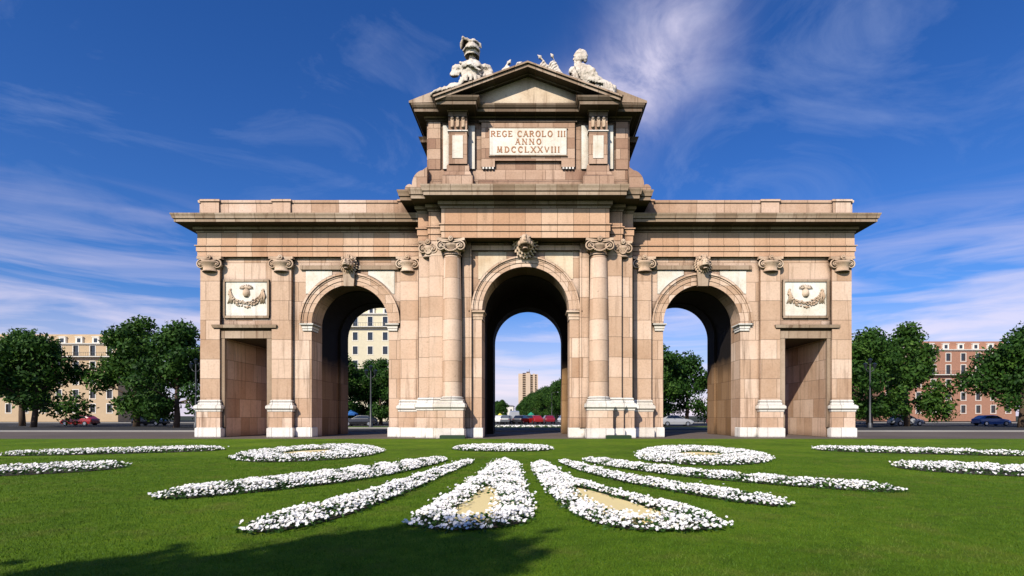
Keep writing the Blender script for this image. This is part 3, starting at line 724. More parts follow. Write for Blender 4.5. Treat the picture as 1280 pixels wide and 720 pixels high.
def bed(poly, sands, label, dens=1150, big=1.0):
    poly = smooth_poly(poly, 2); ALLB.append(poly); sands = [smooth_poly(s, 1) for s in sands]
    A = np.array(poly); c = A.mean(0); lo, hi = A.min(0), A.max(0); area = (hi-lo).prod()
    root = empty('flower_bed', (float(c[0]),float(c[1]),0), label, 'flower bed')
    off = np.array([c[0],c[1],0])
    m = MB(); m.add([(c[0]+(x-c[0])*.96,c[1]+(y-c[1])*.97,.012) for x,y in poly], [tuple(range(len(poly)))]); m.build('soil', M['soil'], root)
    for s in sands:
        m = MB(); m.add([(x,y,.06) for x,y in s]+[(x,y,.0) for x,y in s], [tuple(range(len(s)))]+[(i+len(s),(i+1)%len(s)+len(s),(i+1)%len(s),i) for i in range(len(s))]); m.build('sand_patch', M['sand'], root)
    def scatter(dn):
        n = int(area*dn); P = RNG.uniform(lo-.05, hi+.05, (n,2)); 
        J = P + RNG.normal(0,.055,(n,2)); k = in_poly(J, poly)
        for s in sands: k &= ~in_poly(P+RNG.normal(0,.075,(n,2)), s)
        return P[k]
    P = scatter(dens); n = len(P); ed = edge_dist(P, poly)
    # uneven clumps: height field from a few random bumps
    ph = RNG.uniform(0,6.28,6); fr = RNG.uniform(3,9,(6,2))*RNG.choice([-1,1],(6,2))
    hf = sum(np.sin(P@fr[i]+ph[i]) for i in range(6))/6
    z = .05+.075*np.clip(ed/.2,0,1)+.03*hf+RNG.uniform(-.02,.03,n)
    # gaps where hf is low
    keep = (RNG.uniform(0,1,n) < np.clip(.72+hf*1.3, .2, 1)); P, z, ed = P[keep], np.maximum(z[keep],.05), ed[keep]; n = len(P)
    r = RNG.uniform(.016,.027,n)*big
    # frame for each blossom
    N = np.stack([RNG.normal(-.15,.38,n), RNG.normal(-.50,.5,n), np.full(n,1.0)],1); N /= np.linalg.norm(N,axis=1)[:,None]
    U = np.cross(N, RNG.normal(0,1,(n,3))); U /= np.linalg.norm(U,axis=1)[:,None]; V = np.cross(N,U)
    C = np.stack([P[:,0],P[:,1],z],1)-off
    # five petals, each a kite
    me_v = []; idx = []
    k5 = 5; allv = np.zeros((n, k5*3+1, 3)); allv[:,0] = C - N*(r*.35)[:,None]
    for q in range(k5):
        for j, (da, rr, up) in enumerate(((-.52,.78,.0),(0,1.0,-.05),(.52,.78,.0))):
            a = 2*math.pi*q/k5+da; allv[:,1+q*3+j] = C + (U*math.cos(a)+V*math.sin(a))*(r*rr)[:,None] + N*(r*(up+.1))[:,None]
    nv = k5*3+1; base = np.arange(n)*nv; faces = []
    for q in range(k5): faces.append(np.stack([base, base+1+q*3, base+2+q*3, base+3+q*3],1))
    F = np.concatenate(faces).astype(np.int32)
    me = bpy.data.meshes.new('blossoms'); me.vertices.add(n*nv); me.vertices.foreach_set('co', allv.astype(np.float32).ravel())
    me.loops.add(F.size); me.loops.foreach_set('vertex_index', F.ravel()); me.polygons.add(len(F))
    me.polygons.foreach_set('loop_start', np.arange(0,F.size,4,dtype=np.int32)); me.polygons.foreach_set('loop_total', np.full(len(F),4,dtype=np.int32))
    me.update(calc_edges=True); me.materials.append(M['petal'])
    o = bpy.data.objects.new('blossoms', me); COL.objects.link(o); o.parent = root; o['kind'] = 'stuff'
    # leaves under the blossoms
    P = scatter(dens*.8); n = len(P); ed = edge_dist(P, poly); z = RNG.uniform(.01,1,n)*(.05+.095*np.clip(ed/.22,0,1))
    C = np.stack([P[:,0],P[:,1],z],1)-off; s = RNG.uniform(.025,.045,n)[:,None]*big
    A1 = RNG.normal(0,1,(n,3)); A1[:,2] *= .5; A1 /= np.linalg.norm(A1,axis=1)[:,None]; B1 = np.cross(A1, RNG.normal(0,1,(n,3))); B1 /= np.linalg.norm(B1,axis=1)[:,None]
    q = np.stack([C-A1*s, C+B1*s*.45, C+A1*s, C-B1*s*.45],1).reshape(-1,3)
    o = np_mesh('foliage', q, 4, M['petleaf'], root); o['kind'] = 'stuff'
sand1 = [(-.22,9.6),(.02,8.9),(.20,7.0),(.16,6.42),(-.10,6.32),(-.46,6.38),(-.42,7.2),(-.34,8.3)]
sand2 = [(1.30,9.3),(1.62,8.8),(2.12,7.4),(2.36,6.6),(2.2,6.28),(1.75,6.35),(1.42,7.1),(1.22,8.2)]
bed([(-.49,14.9),(.07,14.9),(.28,12),(.43,9.8),(.60,7.4),(.62,6.6),(.52,6.35),(.20,6.02),(-.23,5.9),(-.6,6.02),(-.88,6.2),(-.84,7.1),(-.66,9.6),(-.54,12)], [sand1], 'wedge-shaped white flower bed at front left of centre with a sand patch')
bed([(.50,14.4),(1.0,14.4),(1.22,11.2),(1.85,9.0),(2.60,7.4),(2.95,6.4),(2.75,5.95),(2.2,5.88),(1.6,6.0),(1.2,6.6),(.92,8.4),(.70,11)], [sand2], 'wedge-shaped white flower bed at front right of centre with a long sand patch')
bed([(-1.05,15.0),(-1.35,14.9),(-1.6,13.0),(-1.96,9.9),(-2.3,7.7),(-2.75,6.2),(-2.5,5.7),(-2.05,6.0),(-1.72,7.1),(-1.52,8.8),(-1.30,12.2)], [], 'long narrow white flower strip just left of the front left wedge bed')
bed([(-1.80,15.9),(-2.5,15.3),(-3.2,13.3),(-4.6,10.4),(-5.6,8.6),(-5.0,8.0),(-3.7,9.4),(-2.85,10.7),(-2.3,12.4)], [], 'broad white flower strip running out towards the left, behind the narrow strip')
bed([(1.22,14.9),(1.52,15.0),(2.2,11.9),(3.15,9.75),(4.4,7.9),(4.2,7.4),(3.6,8.0),(2.9,9.25),(2.25,10.6),(1.70,12.3)], [], 'long white flower strip just right of the front right wedge bed')
bed([(1.96,15.4),(2.35,15.5),(3.9,12.4),(5.4,10.5),(7.0,9.3),(6.8,8.8),(5.1,9.9),(3.6,11.5),(2.8,12.9),(2.2,14.3)], [], 'outermost thin white flower strip fanning out to the right')
bed([(-2.7,20.6),(-2.0,19.45),(-.5,19.2),(.93,19.45),(1.4,20.6),(.9,21.9),(-.38,22.6),(-1.72,22.5),(-2.4,21.7)], [], 'flat oval white flower bed in the middle of the lawn nearest the gate', 420, 1.3)
bed([(-4.9,19.8),(-4.6,17.4),(-5.4,15.2),(-7.2,14.6),(-8.9,16.2),(-9.4,19.2),(-8.4,22.3),(-6.8,22.6)], [[(-6.3,18.6),(-6.4,17.1),(-7.4,16.7),(-8.0,18.4),(-7.2,19.8)]], 'rounded white flower bed with sandy centre in front of the left arch', 330, 1.2)
bed([(3.6,16.4),(3.9,14.6),(5.2,13.6),(7.0,14.4),(8.2,16.9),(8.0,20.0),(6.6,21.8),(4.8,20.4)], [[(5.2,17.6),(5.2,16.2),(6.2,15.9),(6.9,17.4),(6.2,18.6)]], 'rounded white flower bed with sandy centre in front of the right arch', 330, 1.2)
for sg, nm in ((-1,'left'),(1,'right')):
    bed([(sg*11.0,19.8),(sg*12.6,18.6),(sg*16.5,16.8),(sg*17.3,17.8),(sg*14.5,20.2),(sg*11.8,21.4)], [], 'far %s white flower strip on the lawn before the end of the gate' % nm, 240, 1.3)
    bed([(sg*9.4,12.8),(sg*10.6,11.4),(sg*13.2,10.4),(sg*13.6,11.8),(sg*11.4,13.8),(sg*10.0,14.2)], [], 'detached white flower bed on the open lawn at the %s side' % nm, 300, 1.2)
# strip of white flowers on the lawn behind the gate
bed([(-12,61.5),(-12,64),(12,64),(12,61.5)], [], 'long white flower border beyond the gate seen through the centre arch', 150, 4.6)

# grass blades near the camera
def grass():
    n = 230000; Y = 3.4+ (RNG.uniform(0,1,n)**1.25)*13; X = .67+RNG.uniform(-1,1,n)*(Y*1.08+.5)
    P = np.stack([X,Y],1); k = np.ones(n,bool)
    for b in ALLB[:-1]: k &= ~in_poly(P, b)
    P = P[k]; n = len(P); h = RNG.uniform(.014,.034,n); w = .0022+.0006*P[:,1]/3
    a = RNG.uniform(0,6.28,n); L = RNG.normal(0,.4,(n,2))*h[:,None]
    dx, dy = np.cos(a)*w, np.sin(a)*w; z = np.zeros(n)+.001
    v = np.stack([np.stack([P[:,0]-dx,P[:,1]-dy,z],1), np.stack([P[:,0]+dx,P[:,1]+dy,z],1), np.stack([P[:,0]+L[:,0],P[:,1]+L[:,1],h],1)],1).reshape(-1,3)
    o = np_mesh('grass', v, 3, M['blade']); tag(o, 'short mown bright green grass between the flower beds', 'grass', kind='stuff')
grass()

# ------------------------------------------------------------------ trees
def tree_parts(seed, h, rad, leaves, leaf=.17, trunk_h=.28, dense=1.0):
    rg = np.random.default_rng(seed); rr = random.Random(seed)
    tm = MB(); top = h*.72; pts = [(0,0,-.05)]; x = y = 0
    for i in range(1,7):
        x += rr.uniform(-.12,.12); y += rr.uniform(-.12,.12); pts.append((x,y,top*i/6))
    tm.tube(pts, [h*.028*(1-.8*i/6)+.02 for i in range(7)], 9)
    cl = []
    for k in range(rr.randint(20,26)):
        t = rr.uniform(0,1); zz = h*(trunk_h+(.94-trunk_h)*t); prof = math.sin(math.pi*min(1,(t*.86+.14)))**.6
        a = rr.uniform(0,6.28); d = rad*prof*rr.uniform(.35,.95); c = (math.cos(a)*d, math.sin(a)*d, zz); cr = rad*rr.uniform(.22,.42); cl.append((c,cr))
        if k < 10:
            b = pts[min(6,max(2,int(zz/top*4)))]; mid = ((b[0]+c[0])/2,(b[1]+c[1])/2,(b[2]+c[2])/2+.2); tm.tube([b,mid,c],[h*.010,h*.007,h*.003],6)
    cl.append(((0,0,h*.86),rad*.42)); cl.append(((0,0,h*.55),rad*.5))
    vs = []; tot = sum(c[1]**2 for c in cl)
    for c, cr in cl:
        n = int(leaves*cr*cr/tot); d = rg.normal(0,1,(n,3)); d /= np.linalg.norm(d,axis=1)[:,None]
        rad_ = cr*(rg.uniform(0,1,(n,1))**.38)*rg.uniform(.8,1.18,(n,1)); C = np.array(c)+d*rad_*np.array([1,1,.8])
        A = rg.normal(0,1,(n,3)); A /= np.linalg.norm(A,axis=1)[:,None]; B = np.cross(A, d+.35*rg.normal(0,1,(n,3))); B /= np.linalg.norm(B,axis=1)[:,None]+1e-9
        s = leaf*rg.uniform(.6,1.3,(n,1)); vs.append(np.stack([C-A*s, C+B*s*.55, C+A*s, C-B*s*.55],1).reshape(-1,3))
    return tm, np.concatenate(vs)
PROTO = []
for i, (h, rad, lv, lf) in enumerate(((10,4.2,11000,.20),(12,4.8,12000,.22),(9,4.6,10000,.20),(13,4.2,11000,.22))):
    tm, vs = tree_parts(40+i, h, rad, lv, lf, .16 if i != 3 else .2)
    me_t = tm.build('trunk', M['trunk']); me_c = np_mesh('crown', vs, 4, M['leaf'])
    PROTO.append((h, me_t.data, me_c.data)); bpy.data.objects.remove(me_t); bpy.data.objects.remove(me_c)
def tree(kind, x, y, hh, label, group=None, rz_=None, sx=1.0):
    h, td, cd = PROTO[kind]; s = hh/h
    e = empty('leafy_tree', (x,y,0), label, 'tree', group, rz_ if rz_ is not None else random.uniform(0,6.28)); e.scale = (s*sx, s*sx, s)
    for nme, d in (('trunk',td),('crown',cd)):
        o = bpy.data.objects.new(nme, d); COL.objects.link(o); o.parent = e
    return e
# seen through the left arch
for i, (x, y, h) in enumerate(((-27.5,76,10.2),(-22.2,78,9.6),(-33.5,74,11),(-18.5,84,9.0))):
    tree(i%4, x, y, h, ['dark green tree filling the middle of the left arch','green tree beside the right jamb of the left arch','tall tree at the left side of the left arch, before the cream building','tree mostly hidden behind the pier right of the left arch'][i], 'trees before the cream building')
for i, (x, y, h) in enumerate(((16.3,70,11.2),(21.5,74,10),(28,70,12),(34.5,76,10.5))):
    tree((i+1)%4, x, y, h, ['green tree seen just inside the left edge of the right arch','green tree in the middle of the right arch','tall green tree behind the pier right of the right arch','green tree seen through the right flat doorway'][i], 'trees beyond the right wing')
for (x, y, h, lb) in ((-25.0,83,9.9,'tree between and behind the two trees seen through the left arch'),(-30.5,81,10.4,'tree behind the trees at the left side of the left arch')):
    tree(1, x, y, h, lb, 'trees before the cream building', sx=1.15)
# avenue on the right of the far road
k = 0
for i in range(26):
    t = i/25; y = 150*(520/150)**t; x = 11.6-(t**.9)*26
    tree(i%4, x + random.uniform(-.8,.8), y, random.uniform(11.2,13.2), 'avenue tree in the long dark green row seen through the centre arch', 'trees of the avenue', sx=.95)
for i, (x, y, h) in enumerate(((-14.5,235,8.0),(-16.6,262,9.2),(-20,300,8.6),(-24,330,11),(-21,380,9))):
    tree(i%4, x, y, h, ['nearest small tree on the left of the far road','second small tree on the left of the far road','third small tree left of the far road','tall dark tree far off left of the road','last small tree left of the far road'][i], 'small trees left of the far road')
# beyond the ends of the gate
for i, (x, y, h, lb) in enumerate(((-40,60,11.5,'broad tree just past the left end of the gate'),(-49,66,13.5,'tallest tree left of the gate'),(-58,62,11,'rounded tree second from the left edge'),(-67,70,13,'tree at the left edge of the view'),
    (39.5,62,11,'broad tree just past the right end of the gate'),(48,68,13,'tall tree right of the gate, second from its end'),(57,62,10.5,'rounded tree near the right edge'),(66,70,14,'tall tree at the right edge of the view'),(-44.5,80,12,'tree behind and between the trees left of the gate'),(53,84,13,'tree behind and between the trees right of the gate'))):
    tree(i%4, x, y, h, lb, 'trees beyond the ends of the gate')
# tree behind the photographer, whose shade falls on the near lawn
tree(1, -6.5, -6.5, 10.2, 'leafy tree standing behind the viewpoint that shades the near lawn', None, .6, .9)

# ------------------------------------------------------------------ cars
def carpaint(name, c):
    t = NT(name); t.b.inputs['Coat Weight'].default_value = .6; t.b.inputs['Coat Roughness'].default_value = .08
    g = t.n('ShaderNodeNewGeometry'); col = t.mix(t.noise(g.outputs['Position'], 3, 3), C4([x*.9 for x in c]), C4(c)); return t.done(col, .35, .5)
CP = {k: carpaint('car_paint_'+k, c) for k, c in dict(red=(.36,.015,.012), dark_red=(.25,.01,.02), black=(.015,.015,.018), white=(.78,.78,.78), silver=(.4,.41,.43), blue=(.04,.12,.35), grey=(.12,.13,.14)).items()}
CARD = {}
def car(x, y, rz_, paint, label, van=False, group='cars in the traffic behind the gate'):
    L, W, Ht = (4.9,1.95,2.2) if van else (4.3,1.76,1.44)
    key = (van, paint)
    e = empty('parked_car' if not van else 'parked_van', (x,y,-.012), label, 'van' if van else 'car', group, rz_)
    def ob(mb, nm, mat, par): 
        q = mb.build(nm, mat); q.parent = par; return q
    m = MB()
    st = ([(-2.4,.35,.8,.85,.80),(-2.3,.28,1.0,2.05,.92),(-1.6,.25,1.05,2.2,.95),(.9,.25,1.05,2.2,.95),(1.5,.25,1.05,1.75,.95),(1.95,.25,1.0,1.08,.94),(2.4,.30,.75,.86,.86),(2.45,.35,.6,.66,.8)] if van else
          [(-2.15,.38,.7,.72,.70),(-2.08,.28,.88,.95,.80),(-1.75,.24,.93,1.12,.86),(-1.25,.22,.95,1.40,.88),(-.3,.22,.95,1.44,.88),(.25,.22,.94,1.38,.88),(.95,.22,.92,.97,.88),(1.75,.24,.80,.84,.85),(2.08,.28,.62,.68,.78),(2.15,.36,.52,.56,.68)])
    vs = []; fs = []
    for (px, zb, zm, zt, w) in st:
        wt = w*(.80 if zt-zm > .15 else .90)
        vs += [(px,-w*.94,zb),(px,-w,(zb+zm)/2),(px,-w*.97,zm),(px,-wt,zt-.05),(px,-wt*.8,zt),(px,wt*.8,zt),(px,wt,zt-.05),(px,w*.97,zm),(px,w,(zb+zm)/2),(px,w*.94,zb)]
    n = 10
    for i in range(len(st)-1):
        for q in range(n): l = (q+1)%n; fs.append((i*n+q, i*n+l, (i+1)*n+l, (i+1)*n+q))
    fs.append(tuple(range(n-1,-1,-1))); t = (len(st)-1)*n; fs.append(tuple(range(t,t+n)))
    m.add(vs, fs, False); ob(m, 'body', CP[paint], e)
    g = MB()
    for sg in (-1,1):
        for a in range(2,6) if not van else (2,3):
            pass
        if van: q = [(.95,1.12),(1.75,1.12),(1.42,1.68),(.95,1.95)]; wz = lambda z: .95*.97-(z-1.05)/(2.2-1.05)*(.95*.97-.76)
        else: q = [(-1.55,1.0),(.78,.99),(.18,1.31),(-.3,1.36),(-1.18,1.31)]; wz = lambda z: .88*.97-(z-.95)/(1.40-.95)*(.88*.97-.704)
        vv = [(a, sg*(wz(b)+.012), b) for a, b in q]; g.add(vv if sg < 0 else vv[::-1], [tuple(range(len(q)))])
    if van: ws = [(1.48,1.72),(1.93,1.1)]; ww = (.70,.82)
    else: ws = [(.32,1.34),(.90,1.0)]; ww = (.62,.74)
    g.add([(ws[0][0]+.02,-ww[0],ws[0][1]+.02),(ws[1][0]+.02,-ww[1],ws[1][1]+.02),(ws[1][0]+.02,ww[1],ws[1][1]+.02),(ws[0][0]+.02,ww[0],ws[0][1]+.02)], [(0,1,2,3)])
    if not van: g.add([(-1.29,-.62,1.38),(-1.29,.62,1.38),(-1.73,.72,1.12),(-1.73,-.72,1.12)], [(0,1,2,3)])
    ob(g, 'window', M['glass'], e)
    for px in ((-1.35,1.32) if not van else (-1.5,1.5)):
        for sg in (-1,1):
            w = MB(); w.tube([(px,sg*.70,.31),(px,sg*.89,.31)], .31, 18, False); wo = ob(w, 'wheel', M['black'], e)
            w = MB(); w.tube([(px,sg*.80,.31),(px,sg*.905,.31)], .19, 12, False); ob(w, 'rim', M['chrome'], wo)
    fx = 2.10 if not van else 2.40
    for sg in (-1,1):
        w = MB(); w.ball((fx-.05,sg*.58,.62),(.09,.16,.07),None,8,6); ob(w, 'headlight', M['chrome'], e)
        w = MB(); w.ball((-fx+.02,sg*.62,.78),(.07,.13,.08),None,8,6); ob(w, 'tail_light', CP['red'], e)
    w = MB(); w.box(-fx-.04,-fx+.15,-.8,.8,.32,.48); w.box(fx-.16,fx+.04,-.78,.78,.28,.44); ob(w, 'bumper', M['black'], e)
    return e
S = 'seen through the centre arch'
for (x, y, a, p, lb, van) in ((-5.6,92,R(80),'white','white car at the left end of the row '+S,False),(-3.3,93.5,R(95),'silver','pale van beside the white car '+S,True),
   (-1.9,90,R(70),'black','black car between the van and the red car '+S,False),(-.2,95,R(10),'grey','grey car half hidden behind the red cars '+S,False),
   (.4,90,R(106),'red','bright red car in the middle of the row '+S,False) ,(2.7,92,R(98),'dark_red','darker red car right of the bright red one '+S,False),(-4.3,89,R(84),'grey','grey car in front of the pale van '+S,False),
   (7.4,90,R(5),'black','long black car right of the dark red car '+S,False),(5.6,97,R(100),'white','white car at the right end of the row '+S,False),(-12,92,R(5),'silver','silver car hidden behind the left pier of the centre arch',False),
   (12.3,92,R(180),'blue','blue car hidden behind the right pier of the centre arch',False)):
    car(x, y, a, p, lb, van)
T = 'seen through the left arch'
car(-22.6,70,R(184),'black','black car at the kerb beside the right jamb, '+T,False,'cars at the kerb beyond the left wing')
car(-25.4,76,R(182),'white','white car just behind the black one, '+T,False,'cars at the kerb beyond the left wing')
car(-31,71,R(180),'grey','grey car at the left side of the left arch',False,'cars at the kerb beyond the left wing')
car(19,70,R(0),'silver','silver car low in the right arch beside its left jamb',False,'cars beyond the right wing')
car(26,72,R(0),'dark_red','dark red car seen through the right arch',False,'cars beyond the right wing')
for (x, y, p, lb) in ((-44,74,'white','white car passing beyond the left end of the gate'),(-53,74,'black','black car farther left beyond the gate end'),(-62,73,'red','red car near the left edge of the view'),
                      (42,74,'black','black car passing beyond the right end of the gate'),(52,74,'silver','silver car farther right beyond the gate end'),(63,73,'blue','blue car near the right edge of the view')):
    car(x, y, R(random.choice((0,180))), p, lb, False, 'cars passing beyond the ends of the gate')

# ------------------------------------------------------------------ street lamps, parasol
def lamp(x, y, h, label, double=True, group='street lamps'):
    e = empty('street_lamp', (x,y,0), label, 'street lamp', group)
    m = MB(); m.lathe(x, y, [(.22,0),(.2,.5),(.11,.6),(.085,h*.5),(.06,h)], 12); m.build('pole', M['iron'], e)
    if double:
        for sg in (-1,1):
            m = MB(); m.tube([(x,y,h-.9),(x+sg*.35,y,h-.75),(x+sg*.5,y,h-.45)],.035,6); m.build('arm', M['iron'], e)
            m = MB(); m.lathe(x+sg*.5, y, [(.1,h-.5),(.22,h-.1),(.26,h-.05),(.05,h+.12)], 8, False); m.build('lantern', M['glass'], e)
        m = MB(); m.lathe(x, y, [(.1,h),(.22,h+.38),(.26,h+.43),(.05,h+.6)], 8, False); m.build('lantern', M['glass'], e)
    else:
        m = MB(); m.tube([(x,y,h-.1),(x+.7,y,h+.25),(x+1.6,y,h+.3)],[.06,.05,.04],6); m.build('arm', M['iron'], e)
        m = MB(); m.ball((x+1.9,y,h+.27),(.38,.14,.09)); m.build('lamp_head', M['chrome'], e)
lamp(-17.9, 59.5, 6.4, 'three-lantern street lamp seen through the left arch')
lamp(5.2, 160, 8.2, 'nearest tall street lamp along the avenue through the centre arch', False)
lamp(.8, 230, 9.0, 'second tall street lamp along the avenue through the centre arch', False)
lamp(-2.6, 290, 9.5, 'farthest tall street lamp along the avenue through the centre arch', False)
lamp(-36.5, 58, 7, 'three-lantern street lamp past the left end of the gate'); lamp(37, 58, 7, 'three-lantern street lamp past the right end of the gate')
M['bluecloth'] = plain('blue_canvas', (.03,.14,.42), .8); M['greencloth'] = plain('green_canvas', (.03,.30,.16), .8); M['yellowcloth'] = plain('yellow_canvas', (.75,.62,.08), .8)
def parasol(x, y, r, h, mat, label):
    e = empty('parasol', (x,y,0), label, 'parasol')
    m = MB(); m.tube([(x,y,0),(x,y,h)], .04, 8); m.build('pole', M['iron'], e)
    m = MB(); n = 8
    for k in range(n):
        a = 2*math.pi*k/n; b = 2*math.pi*(k+1)/n; c = (a+b)/2
        m.add([(x,y,h),(x+r*math.cos(a),y+r*math.sin(a),h-.6),(x+r*.93*math.cos(c),y+r*.93*math.sin(c),h-.56),(x+r*math.cos(b),y+r*math.sin(b),h-.6)], [(0,1,2,3)])
        m.add([(x+r*math.cos(a),y+r*math.sin(a),h-.6),(x+r*math.cos(a),y+r*math.sin(a),h-.8),(x+r*math.cos(b),y+r*math.sin(b),h-.8),(x+r*math.cos(b),y+r*math.sin(b),h-.6)], [(0,1,2,3)])
    m.build('canopy', mat, e)
parasol(-25.3, 74.5, .95, 2.2, M['bluecloth'], 'blue parasol under the trees at the left side of the left arch')
parasol(-.6, 118, .75, 2.2, M['greencloth'], 'green parasol above the cars seen through the centre arch')
parasol(-6.8, 108, .7, 1.9, M['yellowcloth'], 'small yellow parasol left of the cars seen through the centre arch')

# ------------------------------------------------------------------ cream apartment building
M['cream'] = plain('cream_render', (.70,.62,.42), .85, var=.10, vs=1.2); M['trim'] = plain('pale_stone_trim', (.78,.74,.64), .8, var=.1)
M['shutter'] = plain('brown_window_frame', (.30,.24,.18), .6); M['slate'] = plain('grey_slate', (.22,.21,.22), .7, var=.3)
M['ochre'] = plain('ochre_render', (.55,.40,.24), .85, var=.12, vs=1.0); M['brick'] = plain('red_brick_render', (.38,.19,.12), .9, var=.2, vs=2)
def apartment(x0, cols, floors, y, pitch, fh, z0, wall, label, depth=14, cx_off=0.0, tall=None, name='apartment_building'):
    x1 = x0+cols*pitch; e = empty(name, ((x0+x1)/2,y,0), label, 'building'); Wd, Wh = 1.15, 1.9
    m = MB(); m.box(x0, x1, y+.35, y+depth, 0, z0+floors*fh)
    ztop = z0+floors*fh
    for c in range(cols+1):
        a = x0 if c == 0 else x0+(c-.5)*pitch+Wd/2; b = x1 if c == cols else x0+(c+.5)*pitch-Wd/2
        m.box(a, b, y, y+.35, 0, ztop)
    for c in range(cols):
        xc = x0+(c+.5)*pitch; zz = 0
        for f in range(floors):
            zb = z0+f*fh+.9; m.box(xc-Wd/2, xc+Wd/2, y+.002, y+.348, zz, zb); zz = zb+Wh+(.35 if f == tall else 0)
        m.box(xc-Wd/2, xc+Wd/2, y+.002, y+.348, zz, ztop)
    m.build('wall', wall, e)
    for c in range(cols):
        for f in range(floors):
            xc = x0+(c+.5)*pitch; zb = z0+f*fh+.9; hh = Wh+(.35 if f == tall else 0)
            w = MB()
            for (a,b,q,r) in ((xc-Wd/2-.15,xc-Wd/2,zb-.1,zb+hh+.15),(xc+Wd/2,xc+Wd/2+.15,zb-.1,zb+hh+.15),(xc-Wd/2,xc+Wd/2,zb+hh,zb+hh+.15),(xc-Wd/2-.2,xc+Wd/2+.2,zb-.22,zb-.1)): w.box(a,b,y-.05,y-.002,q,r)
            wo = w.build('window', M['trim'], e)
            g = MB(); g.box(xc-Wd/2, xc+Wd/2, y+.20, y+.26, zb, zb+hh); g.build('pane', M['glass'], wo)
    m = MB(); m.ring(x0, x1, y, y+depth, [(0,ztop),(.1,ztop+.05),(.45,ztop+.3),(.5,ztop+.5),(0,ztop+.55)]); m.build('cornice', M['trim'], e)
    if tall is not None:
        zb = z0+tall*fh+.55; m = MB(); m.box(x0, x1, y-.9, y-.003, zb, zb+.16); m.build('balcony', M['trim'], e)
        m = MB(); m.box(x0, x1, y-.9, y-.86, zb+1.0, zb+1.06)
        for k in range(int((x1-x0)/.4)): m.box(x0+k*.4, x0+k*.4+.05, y-.89, y-.86, zb+.16, zb+1.0)
        m.build('railing', M['iron'], e)
        m = MB(); m.extr([(x0+.6,ztop+.55),(x1-.6,ztop+.55),(x1-1.6,ztop+2.7),(x0+1.6,ztop+2.7)], y+1.2, y+depth-1); m.build('roof', wall, e)
        for c in range(0, cols):
            xc = x0+(c+.5)*pitch; m = MB(); m.box(xc-.75, xc+.75, y+.75, y+1.8, ztop+.56, ztop+2.0); m.ring(xc-.75, xc+.75, y+.75, y+1.8, [(0,ztop+2.0),(.12,ztop+2.05),(.12,ztop+2.15),(0,ztop+2.2)]); d = m.build('dormer', M['trim'], e)
            g = MB(); g.box(xc-.4, xc+.4, y+.735, y+.76, ztop+.8, ztop+1.75); g.build('pane', M['glass'], d)
    return e
apartment(-74.2, 11, 7, 129, 3.63, 3.42, 1.7, M['cream'], 'cream apartment block with rows of dark windows and a long balcony behind the left arch', tall=6)
apartment(-128, 9, 5, 120, 3.8, 3.2, 1.2, M['ochre'], 'lower ochre apartment block beyond the left end of the gate', tall=4)
apartment(88, 9, 5, 135, 3.8, 3.3, 1.2, M['brick'], 'reddish apartment block behind the trees at the right edge', tall=3)

# ------------------------------------------------------------------ distant tower
M['tower'] = plain('tan_tower_concrete', (.62,.47,.33), .85, var=.08, vs=.1); M['tdark'] = plain('tower_recess', (.09,.06,.05), .8)
tw = empty('apartment_tower', (-14,900,0), 'tall tan apartment tower with dark balcony bands on the skyline through the centre arch', 'tower')
X0 = .67+(648-671)*900/665
def tx(p): return X0+(p-648)*900/665
m = MB()
for (a, b, z, y) in ((648,653.2,73,900),(657.2,663.0,74,897),(666,668.6,73,900),(670.4,672.4,72,901)): m.box(tx(a), tx(b), y, 925, 0, z)
m.build('shaft', M['tower'], tw)
for (a, b, z) in ((653.2,657.2,74.5),(663.0,666,71.5),(668.6,670.4,72.5)):
    m = MB(); m.box(tx(a), tx(b), 904, 924, 0, z); bo = m.build('balcony_recess', M['tdark'], tw)
    m = MB()
    for k in range(24): m.box(tx(a)-.2, tx(b)+.2, 899.2, 904, k*3.05+.6, k*3.05+1.5)
    m.build('balcony_slab', M['tower'], bo)
m = MB(); m.box(tx(658), tx(662), 902, 920, 74, 76.5); m.tube([(tx(662),905,73),(tx(661.6),905,81)], [.6,.25], 6); m.build('roof_mast', M['tdark'], tw)
# low skyline houses beside the far road
def house(x, y, w, h, mat, label):
    e = empty('far_house', (x,y,0), label, 'house'); m = MB(); m.box(x-w/2, x+w/2, y, y+12, 0, h); m.build('wall', mat, e)
    m = MB(); m.ring(x-w/2, x+w/2, y, y+12, [(0,h),(.4,h+.1),(.4,h+.4),(-.6,h+.9)]); m.build('roof', M['slate'], e)
    for c in range(int(w/3)):
        for f in range(int(h/3.2)):
            g = MB(); xx = x-w/2+1.5+c*3; g.box(xx-.5, xx+.5, y-.05, y+.05, f*3.2+1, f*3.2+2.5); g.build('window', M['glass'], e)
house(-19, 345, 9, 7.5, M['trim'], 'small white house left of the far road, behind the small trees')
house(-10.5, 620, 12, 8, M['ochre'], 'small ochre house at the far end of the avenue')

